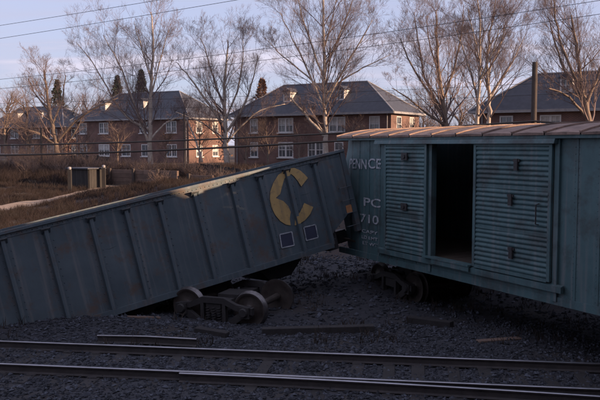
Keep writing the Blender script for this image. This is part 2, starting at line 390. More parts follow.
# ------------------------------------------------------------------ wheels and trucks
def wheel_meshes():
    r = .42
    w = MB().lathe([(.0,.10),(.09,.10),(.10,.06),(.14,.045),(.30,.02),(.345,.045),(.37,.065),(r-.012,.066)], 30)
    w.lathe([(r+.03,-.075),(.37,-.07),(.33,-.05),(.12,-.03),(.0,-.03)], 30)
    t = MB().lathe([(r-.012,.066),(r-.002,.055),(r+.002,-.03),(r+.022,-.042),(r+.03,-.055),(r+.03,-.075)], 30)
    return w.mesh('wheel'), t.mesh('tread')
WM, TM = wheel_meshes(); WM.materials.append(M['wheel']); TM.materials.append(M['tread'])
for me in (WM, TM): me.polygons.foreach_set('use_smooth', [True]*len(me.polygons))
def side_frame_mesh():
    # cast side frame in x-z, thickness in y
    mb = MB(); th = (0, .12, 0)
    top = [(-1.05,-.06,.36),(-1.05,-.06,.52),(-.62,-.06,.58),(-.3,-.06,.72),(.3,-.06,.72),(.62,-.06,.58),(1.05,-.06,.52),(1.05,-.06,.36),(.62,-.06,.44),(.28,-.06,.58),(-.28,-.06,.58),(-.62,-.06,.44)]
    mb.prism(top, th)
    mb.prism([(-.98,-.061,.37),(-.66,-.061,.37),(-.28,-.061,.10),(.28,-.061,.10),(.66,-.061,.37),(.98,-.061,.37),(.36,-.061,-.02),(-.36,-.061,-.02)], (0,.122,0))
    mb.box(-.34,-.25,-.058,.058,.09,.6); mb.box(.25,.34,-.058,.058,.09,.6)
    for s in (-1, 1): mb.box(s*.85-.13, s*.85+.13, -.10, .10, .28, .54)
    me = mb.mesh('side_frame'); me.materials.append(M['steel']); return me
SF = side_frame_mesh()
JL = MB().lathe([(.0,-.16),(.09,-.16),(.11,-.13),(.11,.0)], 14)
JM = JL.mesh('journal_box'); JM.materials.append(M['steel'])
SP = MB()
for q in (-.15, 0, .15):
    pts = [(q+.06*math.cos(a*.9), .06*math.sin(a*.9), .11+a*.0088) for a in range(0, 42)]
    SP.tube(pts, .014, 5)
SPM = SP.mesh('spring'); SPM.materials.append(M['steel'])
def mk(me, name, parent, loc=(0,0,0), rot=(0,0,0)):
    o = bpy.data.objects.new(name, me); col.objects.link(o); o.parent = parent; o.location = loc; o.rotation_euler = rot; return o
AX = MB().tube([(0,-1.0,0),(0,-.75,0),(0,-.7,0),(0,0,0),(0,.7,0),(0,.75,0),(0,1.0,0)], [.07,.07,.09,.075,.09,.07,.07], 12).mesh('axle'); AX.materials.append(M['wheel'])
BO = MB().box(-.2,.2,-1.0,1.0,.34,.56).box(-.28,.28,-.3,.3,.5,.64).mesh('bolster'); BO.materials.append(M['steel'])
def truck(parent, as_part=False, m=None):
    """freight truck: local x along the track, z=0 at the rail; parts (or sub-parts) below parent"""
    for sx in (-1, 1):
        mk(AX, 'axle', parent, (sx*.85, 0, .42))
        for sy in (-1, 1):
            w = mk(WM, 'wheel', parent, (sx*.85, sy*.75, .42), (0, random.uniform(0, 6), 0 if sy > 0 else math.pi))
            if not as_part: mk(TM, 'tread', w)
            else: mk(TM, 'wheel_tread', parent, (sx*.85, sy*.75, .42), (0, 0, 0 if sy > 0 else math.pi))
    for sy in (-1, 1):
        mk(SF, 'side_frame', parent, (0, sy*.98, 0)); [mk(JM, 'journal_box', parent, (sx*.85, sy*.98, .42), (0, 0, 0 if sy < 0 else math.pi)) for sx in (-1, 1)]; mk(SPM, 'spring', parent, (0, sy*.98, 0))
    mk(BO, 'bolster', parent)

# the truck torn from under the hopper car
a_dir = Vector((.91, -.41, 0)).normalized()
tc_ = Vector((-1.16, 17.6, 0)) - a_dir*.85 + Vector((.41, .91, 0))*.75
tk = empty('freight_truck', 'loose freight truck with steel wheels lying in front of the dark hopper car', 'railway truck', loc=(tc_.x, tc_.y, gz(tc_.x, tc_.y)-.10))
tk.rotation_euler = (R(2), R(-1), math.atan2(a_dir.y, a_dir.x))
truck(tk)

# ------------------------------------------------------------------ hopper car
HT0 = at(22, 228.5, 17.0); HT1 = at(343, 150.5, 21.0)          # near top edge, two points
hx = (HT1 - HT0).normalized(); hy = Vector((-hx.y, hx.x, 0)).normalized(); hz = hx.cross(hy).normalized()
ROLL = R(6.0); hy, hz = (hy*math.cos(ROLL) - hz*math.sin(ROLL)).normalized(), (hz*math.cos(ROLL) + hy*math.sin(ROLL)).normalized()
HL = (HT1 - HT0).length; SH = 2.42
def hm(origin): return Matrix(((hx.x,hy.x,hz.x,origin.x),(hx.y,hy.y,hz.y,origin.y),(hx.z,hy.z,hz.z,origin.z),(0,0,0,1)))
H0 = HT0 - hz*SH                                                # local: x right along the side, y into the scene, z up; z=SH is the top edge
HM = hm(H0); HMI = HM.inverted()
def to_hopper(px, py):
    """point of the hopper's near side for a bearing"""
    d = HMI.to_3x3() @ ray(px, py); o = HMI @ Vector((0,0,CAMZ)); k = -o.y/d.y; return o + d*k
hop = empty('hopper_car', 'dark blue-grey hopper car with yellow emblem, tilted up against the boxcar', 'hopper car', m=HM)
XL = -2.6; XR = HL; HW = 2.95
ribs = [-2.55, -1.4, -.45] + [to_hopper(px, py).x for px, py in ((44,223),(89,212),(124,204),(157,197),(193,188.5),(230,180),(258,173),(285,167),(313,160))] + [XR-.06]
# side sheets, one plate between each pair of stakes, slightly dished and dented
def plate(x0, x1, z0, z1, y, seed, nx=9, nz=12, amp=.035, dish=.018):
    mb = MB()
    for j in range(nz+1):
        for i in range(nx+1):
            u, v = i/nx, j/nz; x = x0+(x1-x0)*u; z = z0+(z1-z0)*v
            d = dish*math.sin(math.pi*u)*math.sin(math.pi*v) + amp*noise.noise(Vector((x*1.3, z*1.3, seed)))*math.sin(math.pi*u)
            mb.v.append((x, y+d, z))
    for j in range(nz):
        for i in range(nx): a = j*(nx+1)+i; mb.f.append((a, a+1, a+nx+2, a+nx+1))
    return mb
for k in range(len(ribs)-1):
    a, b = ribs[k], ribs[k+1]
    z0 = 0.0 if k < len(ribs)-2 else 1.30
    if k == len(ribs)-2:
        # end bay: plate cut away along the slope sheet
        mb = MB(); n = 8
        for j in range(9):
            for i in range(n+1):
                u = i/n; x = a+(b-a)*u; zb = .22+.62*u; z = zb+(SH-zb)*j/8
                mb.v.append((x, .008*noise.noise(Vector((x*2, z*2, 4))), z))
        for j in range(8):
            for i in range(n): q = j*(n+1)+i; mb.f.append((q, q+1, q+n+2, q+n+1))
        mb.build('side_plate', M['hopper'], hop, smooth=True)
    else:
        plate(a, b, z0, SH, 0, k*3.1).build('side_plate', M['hopper'], hop, smooth=True)
# stakes (pressed hat section, with gusset foot and cap)
stake = MB()
stake.prism([(-.065,-.004,0),(-.042,-.09,0),(.042,-.09,0),(.065,-.004,0)], (0,0,SH-.13))
st_me = stake.mesh('side_stake'); st_me.materials.append(M['hopper'])
cap = MB().prism([(-.10,-.005,SH-.24),(.10,-.005,SH-.24),(.10,-.14,SH-.13),(-.10,-.14,SH-.13)][::-1], (0,0,.02)).box(-.10,.10,-.13,-.006,SH-.14,SH-.115)
cap_me = cap.mesh('stake_cap'); cap_me.materials.append(M['hopper'])
for r_ in ribs[:-1]:
    o = mk(st_me, 'side_stake', hop, (r_, 0, 0), (0, random.uniform(-.009,.009), 0)); mk(cap_me, 'stake_cap', o)
# chords and sills
MB().prism([(XL,.06,SH+.04),(XL,-.075,SH+.04),(XL,-.075,SH-.025),(XL,-.012,SH-.03),(XL,-.012,SH-.12),(XL,.0,SH-.12),(XL,.06,SH-.03)], (XR-XL,0,0)).build('top_chord', M['hopper'], hop)
MB().prism([(XL,.06,.05),(XL,-.10,.05),(XL,-.10,-.09),(XL,-.07,-.09),(XL,-.07,.02),(XL,.06,.02)], (ribs[-2]-XL,0,0)).build('bottom_sill', M['hopper'], hop)
MB().box(XL,XR,HW-.06,HW+.05,SH-.12,SH+.04).build('top_chord', M['hopper'], hop)
MB().box(XL,XR,HW-.008,HW+.008,0,SH-.12).build('far_side_plate', M['hopper_in'], hop)
# rivets along the chord and stakes (too small to pick apart)
rv = MB()
def rivet(m, x, y, z, r=.014):
    n = len(m.v)
    for q in range(6): t = q*math.pi/3; m.v.append((x+r*math.cos(t), y, z+r*math.sin(t)))
    m.v.append((x, y-r*.8, z)); m.f += [(n+(q+1) % 6, n+q, n+6) for q in range(6)]
x = XL+.05
while x < XR-.05: rivet(rv, x, -.013, SH-.075, .017); x += .115
for r_ in ribs[:-1]:
    z = .12
    while z < SH-.3:
        rivet(rv, r_-.115, -.003, z); rivet(rv, r_+.115, -.003, z); z += .17
rvo = rv.build('rivets', M['hopper'], hop); tag(rvo, kind='stuff')
# end: corner post, end chord, slope sheet, grab irons
MB().box(XR-.14,XR,-.05,.12,.15,SH-.03).build('corner_post', M['hopper'], hop)
MB().box(XR-.14,XR,HW-.12,HW+.05,.15,SH-.03).build('corner_post', M['hopper'], hop)
MB().box(XR-.10,XR,.12,HW-.12,SH-.13,SH+.02).build('end_chord', M['hopper'], hop)
MB().box(XR-.05,XR-.03,.12,HW-.12,1.35,SH-.13).build('end_plate', M['hopper'], hop)
MB().prism([(XR-.06,.01,1.34),(XR-.06,.01,1.31),(ribs[-2]-.8,.01,.05),(ribs[-2]-.8,.01,.09)], (0,HW-.02,0)).build('slope_sheet', M['hopper_in'], hop)
MB().box(XL,XL+.03,.0,HW,.0,SH).build('end_plate', M['hopper'], hop)
for k in range(4):
    z = .35+k*.36
    MB().tube([(XR-.42,-.02,z),(XR-.42,-.09,z),(XR-.07,-.09,z),(XR-.07,-.02,z)], .011, 6).build('grab_iron', M['hopper'], hop)
MB().box(XR-.32,XR-.06,-.02,-.012,.70,.92, Matrix.Rotation(.25, 4, 'Y') @ Matrix.Translation((0,0,0)) if False else None).build('sun_glint_plate', M['orange'], hop)  # plate whose bright orange imitates a glint of sun at the hopper end
# centre sill, coupler pocket and outlet chutes
MB().box(XL,XR+.25,HW/2-.18,HW/2+.18,-.25,.12).build('centre_sill', M['steel'], hop)
MB().box(XR+.25,XR+.75,HW/2-.09,HW/2+.09,-.14,.06).box(XR+.6,XR+.85,HW/2-.17,HW/2+.10,-.18,.10).build('coupler', M['steel'], hop)
for c in (ribs[-2]-1.5, ribs[-2]-3.6, ribs[-2]-5.6):
    m_ = MB()
    t0 = [(c-.75,.2,-.02),(c+.75,.2,-.02),(c+.75,HW-.2,-.02),(c-.75,HW-.2,-.02)]; t1 = [(c-.32,.5,-.55),(c+.32,.5,-.55),(c+.32,HW-.5,-.55),(c-.32,HW-.5,-.55)]
    for i in range(4): j = (i+1) % 4; m_.quad(t1[i], t1[j], t0[j], t0[i])
    m_.poly(t1[::-1]).build('outlet_chute', M['steel'], hop)
MB().box(XR-1.05,XR-.75,.1,HW-.1,-.18,.35).build('body_bolster', M['steel'], hop)
# remains of the load inside
mb = MB(); n1, n2 = 60, 16
for j in range(n2+1):
    for i in range(n1+1):
        x = XL+.03+(ribs[-2]-.2-XL)*i/n1; y = .02+(HW-.04)*j/n2
        mb.v.append((x, y, 1.5+.15*noise.noise(Vector((x*.8,y*.8,2)))+.07*noise.noise(Vector((x*3,y*3,5)))))
for j in range(n2):
    for i in range(n1): a = j*(n1+1)+i; mb.f.append((a, a+1, a+n1+2, a+n1+1))
mb.build('coal_load', pmat('coal', (.035,.033,.033), (.02,.02,.02), 5, .8, .6, 14), hop)
# yellow emblem: an open C with a notched inner outline, painted on the plates
def decal(polys, mat, name, y=-.012, parent=hop, th=.004):
    mb = MB()
    for poly in polys:
        pts = [to_hopper(*p) for p in poly]
        if sum((pts[i].x*pts[(i+1) % len(pts)].z - pts[(i+1) % len(pts)].x*pts[i].z) for i in range(len(pts))) < 0: pts = pts[::-1]
        mb.prism([(p.x, y, p.z) for p in pts], (0, th, 0))
    return mb.build(name, mat, parent)
em = decal([
 [(284,170.5),(278,175),(273,183),(270,192),(269.7,199),(271.5,208),(275,215),(280,221),(285.5,224.5),(290.5,225.5),(289.5,218),(290.5,212),(288,206),(283,201),(275.5,198),(280,194),(282,186),(284,179),(286.5,175.5),(286,170)],
 [(287,168.8),(294,167.8),(300,170.5),(304,174),(307.6,178),(301,186.5),(298,181.5),(294,176.5),(291,174),(287.5,176.5)],
 [(304,203),(313,207),(310,214),(305,220),(299,224),(294.5,225.5),(295,218),(300,212)]], M['yellow'], 'emblem', -.016)
r10 = ribs[-3]
mb = MB()
for p0, p1 in (((286,176.5),(286,169.5)), ((292,225.3),(292,217.5))):
    za_, zb_ = to_hopper(*p0).z, to_hopper(*p1).z
    mb.box(r10-.041, r10+.041, -.0935, -.0905, za_, zb_)
mb.build('emblem_on_stake', M['yellow'], em)
tag(em, 'yellow C-shaped emblem with a notched inner outline')
for q in ([(279.5,234.5),(291.5,231.8),(294,245.2),(281.5,248)], [(303.6,227.4),(315.2,224.5),(317.8,237.5),(306.1,240.6)]):
    o = decal([q], M['stencil'], 'stencil_panel', -.012)
    P = [to_hopper(*p) for p in q]; mb = MB()
    for i in range(4): a, b = P[i], P[(i+1) % 4]; mb.bar((a.x,-.019,a.z), (b.x,-.019,b.z), .004, .03, up=(0,0,1)) if abs((b-a).x) > abs((b-a).z) else mb.bar((a.x,-.0185,a.z), (b.x,-.0185,b.z), .03, .004, up=(0,1,0))
    mb.build('stencil_border', M['white'], o)

# ------------------------------------------------------------------ boxcar
BL = Vector((1.16, 22.0, 0)); bdir = Vector((.463, -.8865, 0)).normalized(); bback = Vector((-bdir.y, bdir.x, 0))
BLEN = 12.5; BW = 2.95; ZS, ZE, ZC = 1.10, 4.38, 4.60
bmx = Matrix(((bdir.x,bback.x,0,BL.x),(bdir.y,bback.y,0,BL.y),(0,0,1,0),(0,0,0,1)))
box = empty('boxcar', 'weathered green boxcar with one door open, white lettering and a rusty roof', 'boxcar', m=bmx)
D1a, D1b, D2a, D2b = 2.44, 4.24, 5.94, 8.22
def buckle(x, z):
    """the crushed corner: the side leans in towards the wrecked end"""
    k = max(0, 1.5-x)/1.5
    return .30*k*k*(0.6+.4*math.sin(z*1.7)) + .02*noise.noise(Vector((x*2.5, z*1.6, 1)))*k
seams = [0, .52, 1.04, 1.56, 2.08, 2.66, 3.2, 3.72, 4.26]
def bsheet(x0, x1, z0, z1, seed):
    mb = MB(); nx_, nz_ = 7, 12
    for j in range(nz_+1):
        for i in range(nx_+1):
            u, v = i/nx_, j/nz_; x = x0+(x1-x0)*u; z = z0+(z1-z0)*v
            mb.v.append((x, buckle(x, z) + .014*noise.noise(Vector((x*1.7, z*1.1, seed)))*math.sin(math.pi*u) + .008*math.sin(math.pi*u), z))
    for j in range(nz_):
        for i in range(nx_): a = j*(nx_+1)+i; mb.f.append((a, a+1, a+nx_+2, a+nx_+1))
    return mb
for k in range(len(seams)-1): bsheet(seams[k], seams[k+1], ZS+.12, ZE-.02, k).build('side_sheet', M['green'], box, smooth=True)
rs = [8.22, 8.76, 9.3, 9.84, 10.38, 10.92, 11.46, 12.0, BLEN]
for k in range(len(rs)-1): bsheet(rs[k], rs[k+1], ZS+.12, ZE-.02, 20+k).build('side_sheet', M['green'], box, smooth=True)
for s in seams[1:-1] + rs[1:-1]:
    mb = MB(); nn = 10
    for j in range(nn):
        za_, zb_ = ZS+.12+(ZE-ZS-.16)*j/nn, ZS+.12+(ZE-ZS-.16)*(j+1)/nn
        mb.bar((s, buckle(s,za_)-.003, za_), (s, buckle(s,zb_)-.003, zb_), .055, .012, up=(0,1,0))
    mb.build('seam_strip', M['green'], box)
rb = MB()
for s in seams[1:-1] + rs[1:-1]:
    z = ZS+.2
    while z < ZE-.12:
        for o_ in (-.045, .045): rivet(rb, s+o_, buckle(s+o_, z)-.002, z, .011)
        z += .13
x = .1
while x < BLEN:
    if not (D1b-.1 < x < D2b+.1): rivet(rb, x, -.016, ZS+.06, .014)
    x += .16
tag(rb.build('rivets', M['green'], box), kind='stuff')
# sills, side plate (eave), posts
MB().prism([(0,-.02,ZS-.02),(0,.06,ZS-.02),(0,.06,ZS+.14),(0,-.02,ZS+.14)], (BLEN,0,0)).build('side_sill', M['green'], box)
MB().prism([(D1a-.3,-.10,ZS+.24),(D1a-.3,-.022,ZS+.24),(D1a-.3,-.022,ZS+.39),(D1a-.3,-.10,ZS+.36)], (D2b-D1a+.6,0,0)).build('door_track', M['green'], box)
MB().box(D1b-.03,D2a-.05,-.18,.06,ZS+.395,ZS+.43).box(D1b+.3,D2a-.05,-.16,-.13,ZS+.28,ZS+.395).build('door_threshold', M['doorgreen'], box)
MB().box(D1b-.1,D2b+.1,-.016,.04,ZS+.142,ZS+.40).build('sill_sheet', M['green'], box)
MB().prism([(0,-.10,ZE-.05),(0,.06,ZE-.05),(0,.06,ZE+.05),(0,-.10,ZE+.03)], (BLEN,0,0)).build('side_plate_beam', M['green'], box)
MB().prism([(D1a-.4,-.17,ZE-.15),(D1a-.4,-.022,ZE-.15),(D1a-.4,-.022,ZE-.055),(D1a-.4,-.14,ZE-.055)], (D2b-D1a+.5,0,0)).build('upper_door_track', M['green'], box)
for xx in (D1b+.02, D2b+.02): MB().box(xx,xx+.12,-.05,.10,ZS+.05,ZE-.06).build('door_post', M['green'], box)
# corrugated doors
def door(x0, x1, name):
    z0, z1 = ZS+.42, ZE-.16; y0 = -.075
    prof = []; panels = 3; h = (z1-z0)/panels
    for p in range(panels):
        zb_ = z0+p*h; nb = 8; prof += [(y0, zb_+.0), (y0, zb_+.045)]
        ph = (h-.09)/nb
        for q in range(nb):
            zz = zb_+.045+q*ph
            prof += [(y0+.004, zz+.05*ph), (y0-.02, zz+.28*ph), (y0-.025, zz+.5*ph), (y0-.02, zz+.72*ph), (y0+.004, zz+.95*ph)]
        prof.append((y0, zb_+h-.0))
    mb = MB(); k = len(prof); xs = np.linspace(x0+.07, x1-.07, 9)
    for xi, x in enumerate(xs):
        for y, z in prof: mb.v.append((x, y+.03*noise.noise(Vector((x*1.1, z*1.1, 9)))+(0.02 if False else 0), z))
    for i in range(len(xs)-1):
        for j in range(k-1): a = i*k+j; mb.f.append((a, a+k, a+k+1, a+1))
    d = mb.build(name, M['doorgreen'], box)
    MB().box(x0,x0+.08,y0-.03,y0+.03,z0,z1).build('door_stile', M['doorgreen'], d)
    MB().box(x1-.08,x1,y0-.03,y0+.03,z0,z1).build('door_stile', M['doorgreen'], d)
    MB().box(x0+.08,x1-.08,y0-.028,y0+.028,z0-.02,z0+.04).build('door_rail', M['doorgreen'], d)
    MB().box(x0+.08,x1-.08,y0-.028,y0+.028,z1-.04,z1+.01).build('door_rail', M['doorgreen'], d)
    for p in (1, 2): MB().box(x0+.08,x1-.08,y0-.012,y0+.01,z0+p*h-.03,z0+p*h+.03).build('door_seam', M['doorgreen'], d)
    return d, z0, z1, y0
d1, z0, z1, y0 = door(D1a, D1b, 'sliding_door')
for zz in (z0+.62*(z1-z0)+.72, z0+.42*(z1-z0)): MB().box(D1a+.82,D1a+1.06,y0-.075,y0-.043,zz-.09,zz+.09).tube([(D1a+.94,y0-.1,zz),(D1a+.94,y0-.05,zz)],.05,8).build('door_fitting', M['steel'], d1)
d2, z0, z1, y0 = door(D2a, D2b, 'sliding_door')
for xx, zz in ((D2a+1.35, z1-.42), (D2a+1.2, z0+1.55), (D2a+1.25, z0+.45)): MB().box(xx-.05,xx+.05,y0-.085,y0-.043,zz-.12,zz+.12).box(xx-.09,xx+.09,y0-.07,y0-.043,zz+.06,zz+.11).build('door_fitting', M['steel'], d2)
MB().tube([(D2b-.3,y0-.04,z0+1.1),(D2b-.3,y0-.12,z0+1.12),(D2b-.3,y0-.12,z0+1.5),(D2b-.3,y0-.04,z0+1.52)],.014,6).build('door_handle', M['steel'], d2)
# shell: far side, ends, floor, lining
MB().box(0,BLEN,BW-.04,BW,ZS-.1,ZE).build('far_side', M['green'], box)
mb = MB().box(.0,.05,.32,BW-.05,ZS,ZE+.1); mb.build('end_wall', M['green'], box)
MB().box(BLEN-.05,BLEN,.02,BW-.05,ZS,ZE+.1).build('end_wall', M['green'], box)
for i in range(16): MB().box(.1+i*.77,.1+i*.77+.745,.07,BW-.06,ZS+.34,ZS+.395).build('floor_plank', M['wood'], box)
for i in range(14): MB().box(D1b-1.6,D2b,BW-.085,BW-.05,ZS+.41+i*.20,ZS+.41+i*.20+.19).build('lining_board', M['wood'], box)
MB().box(1.0,BLEN-.5,BW/2-.2,BW/2+.2,ZS-.35,ZS+.05).build('centre_sill', M['steel'], box)
MB().box(BLEN,BLEN+.6,BW/2-.1,BW/2+.1,ZS-.3,ZS-.08).build('coupler', M['steel'], box)
# roof: rusty panels with raised seams
nr = 14; pw = BLEN/nr
for i in range(nr):
    x0, x1 = i*pw, (i+1)*pw
    for side in (0, 1):
        mb = MB(); n_ = 6
        for j in range(n_+1):
            v = j/n_; y = -.13+(BW/2+.13)*v; z = ZE+.055+(ZC-ZE)*math.sin(v*math.pi/2)**.9
            y = y if side == 0 else BW-y
            for q in range(5):
                u = q/4; mb.v.append((x0+.015+(pw-.03)*u, y, z+.012*math.sin(math.pi*u)+.008*noise.noise(Vector((x0+u, y*2, 3+side)))))
        for j in range(n_):
            for q in range(4):
                a = j*5+q; mb.f.append((a, a+1, a+6, a+5) if side == 0 else (a, a+5, a+6, a+1))
        # drip edge
        b0 = len(mb.v); ye = -.13 if side == 0 else BW+.13
        for q in range(5): mb.v.append((x0+.015+(pw-.03)*q/4, ye, ZE+.015))
        for q in range(4): mb.f.append((b0+q, b0+q+1, q+1, q))
        mb.build('roof_panel', M['roof'], box)
for i in range(nr+1):
    mb = MB(); x = min(max(i*pw, .03), BLEN-.03)
    for side in (0, 1):
        pts = []
        for j in range(7):
            v = j/6; y = -.14+(BW/2+.14)*v; z = ZE+.075+(ZC-ZE)*math.sin(v*math.pi/2)**.9; pts.append((x, y if side == 0 else BW-y, z))
        for a, b in zip(pts[:-1], pts[1:]): mb.bar(a, b, .05, .03)
    mb.build('roof_seam', M['roof'], box)
# ladder at the right end
for xx in (BLEN-.55, BLEN-.08): MB().bar((xx,-.06,ZS+.1),(xx,-.06,ZE-.1),.05,.02).build('ladder_rail', M['green'], box)
for k in range(8): MB().tube([(BLEN-.55,-.075,ZS+.3+k*.38),(BLEN-.08,-.075,ZS+.3+k*.38)],.012,6).build('ladder_rung', M['green'], box)
# trucks
for cx in (1.9, BLEN-1.9):
    t_ = MB().box(cx-.3,cx+.3,BW/2-.5,BW/2+.5,ZS-.4,ZS-.1).build('truck', M['steel'], box)
    e = t_
    # sub-parts sit in the truck's own frame
    for sx in (-1, 1):
        mk(AX, 'axle', e, (cx+sx*.85, BW/2, .42))
        for sy in (-1, 1):
            mk(WM, 'wheel', e, (cx+sx*.85, BW/2+sy*.75, .42), (0, random.uniform(0,6), 0 if sy > 0 else math.pi))
    for sy in (-1, 1):
        mk(SF, 'side_frame', e, (cx, BW/2+sy*.98, 0)); [mk(JM, 'journal_box', e, (cx+sx*.85, BW/2+sy*.98, .42), (0,0,0 if sy < 0 else math.pi)) for sx in (-1, 1)]
    mk(BO, 'bolster', e, (cx, BW/2, 0))
# lettering
def letters(txt, x, z, h, w=None, name='lettering', xs=1.0, gap=None):
    cu = bpy.data.curves.new('lettering', 'FONT'); cu.body = txt; cu.size = h/.69; cu.extrude = .0015; cu.offset = h*.02
    o = bpy.data.objects.new('tmp', cu); col.objects.link(o); bpy.context.view_layer.update()
    me = bpy.data.meshes.new_from_object(o.evaluated_get(bpy.context.evaluated_depsgraph_get()))
    bpy.data.objects.remove(o)
    xmin = min(v.co.x for v in me.vertices); xmax = max(v.co.x for v in me.vertices)
    s = (w/(xmax-xmin)) if w else xs
    for v in me.vertices:
        X = x+(v.co.x-xmin)*s; Z = z+v.co.y; v.co = Vector((X, buckle(X, Z)-.0125-v.co.z*.6, Z))
    me.materials.clear(); me.materials.append(M['white'])
    q = bpy.data.objects.new(name, me); col.objects.link(q); q.parent = box; return q
BMI = bmx.inverted()
def to_box(px, py):
    d = BMI.to_3x3() @ ray(px, py); o = BMI @ Vector((0,0,CAMZ)); k = -o.y/d.y; return o + d*k
def put(txt, p0, p1, name='lettering'):
    """text from lower-left bearing p0 to upper-right bearing p1"""
    a, b = to_box(*p0), to_box(*p1)
    return letters(txt, a.x, a.z, (to_box(p0[0], p1[1]).z-a.z), b.x-a.x, name)
put('PENN', (347,168), (367,158.5)); put('CE', (368.5,168), (381.5,158.5))
put('PC', (364,205.5), (381,197.5)); put('710', (360.5,221.5), (379,213.5))
put('CAPY', (362,232), (378,229)); put('LD LMT', (362,238), (378,235)); put('LT WT', (363,244), (378,241))


def copy_tree(o, parent=None):
    c = o.copy(); col.objects.link(c); c.parent = parent
    for ch in list(o.children): copy_tree(ch, c)
    return c
shade_boxcar = copy_tree(box); p2 = BL + bback*8.2 - bdir*5.0  # unseen copy added to keep sun off the ground behind the first boxcar
shade_boxcar.matrix_world = Matrix.Translation(p2-BL) @ bmx
tag(shade_boxcar, 'second green boxcar added unseen behind the first to shade the ground', 'boxcar')

# ------------------------------------------------------------------ houses
YAW_T = Vector((.85, -.53, 0)).normalized(); YAW_B = Vector((.53, .85, 0)).normalized()
def wall_holes(mb, org, du, L, H, holes, nrm, rev=.14):
    """wall sheet in the plane (org, du, z) with rectangular openings (u0,u1,z0,z1) and reveals going in (-nrm)"""
    org = Vector(org); du = Vector(du); up = Vector((0,0,1)); nrm = Vector(nrm)
    us = sorted({0, L, *[h[0] for h in holes], *[h[1] for h in holes]}); zs = sorted({0, H, *[h[2] for h in holes], *[h[3] for h in holes]})
    P = lambda u, z, d=0: org + du*u + up*z - nrm*d
    for a, b in zip(us[:-1], us[1:]):
        for c, d in zip(zs[:-1], zs[1:]):
            m_, n_ = (a+b)/2, (c+d)/2
            if any(h[0] < m_ < h[1] and h[2] < n_ < h[3] for h in holes): continue
            mb.quad(P(a,c), P(b,c), P(b,d), P(a,d))
    for u0, u1, c, d in holes:
        mb.quad(P(u0,c), P(u0,c,rev), P(u0,d,rev), P(u0,d)); mb.quad(P(u1,c,rev), P(u1,c), P(u1,d), P(u1,d,rev))
        mb.quad(P(u0,d), P(u0,d,rev), P(u1,d,rev), P(u1,d)); mb.quad(P(u0,c,rev), P(u0,c), P(u1,c), P(u1,c,rev))
def window(parent, org, du, nrm, u0, u1, z0, z1, bays, mat_trim, depth=.10, name='window'):
    org = Vector(org); du = Vector(du); nrm = Vector(nrm); up = Vector((0,0,1))
    P = lambda u, z, d=0: org + du*u + up*z - nrm*d
    mb = MB(); fw = .10; d = depth-.05
    def bb(a, b, w, h): mb.bar(a, b, w, h, up=nrm)
    bb(P(u0+fw/2,z0,d), P(u0+fw/2,z1,d), fw, .09); bb(P(u1-fw/2,z0,d), P(u1-fw/2,z1,d), fw, .09)
    bb(P(u0+fw,z0+fw/2,d), P(u1-fw,z0+fw/2,d), fw, .088); bb(P(u0+fw,z1-fw/2,d), P(u1-fw,z1-fw/2,d), fw, .088)
    for k in range(1, bays): u = u0+(u1-u0)*k/bays; bb(P(u,z0+fw,d), P(u,z1-fw,d), .16, .086)
    zm = (z0+z1)/2
    bb(P(u0+fw,zm,d+.01), P(u1-fw,zm,d+.01), .06, .07)
    for k in range(bays):
        u = u0+(u1-u0)*(k+.5)/bays; bb(P(u,z0+fw,d+.015), P(u,z1-fw,d+.015), .035, .05)
    w = mb.build(name, mat_trim, parent)
    MB().quad(P(u0,z0,depth), P(u1,z0,depth), P(u1,z1,depth), P(u0,z1,depth)).build('pane', M['glass'], w)
    # curtain edges just behind the glass would be dark; blinds pulled part way show pale
    hb = random.choice((0, 0, .3, .45, .6))
    if hb: MB().quad(P(u0+.08,z1-(z1-z0)*hb,depth-.004), P(u1-.08,z1-(z1-z0)*hb,depth-.004), P(u1-.08,z1-.05,depth-.004), P(u0+.08,z1-.05,depth-.004)).build('blind', M['curtain'], w)
    MB().bar(P(u0-.12,z0-.05,-.05), P(u1+.12,z0-.05,-.05), .10, .18, up=nrm).build('sill', mat_trim, w)
    return w
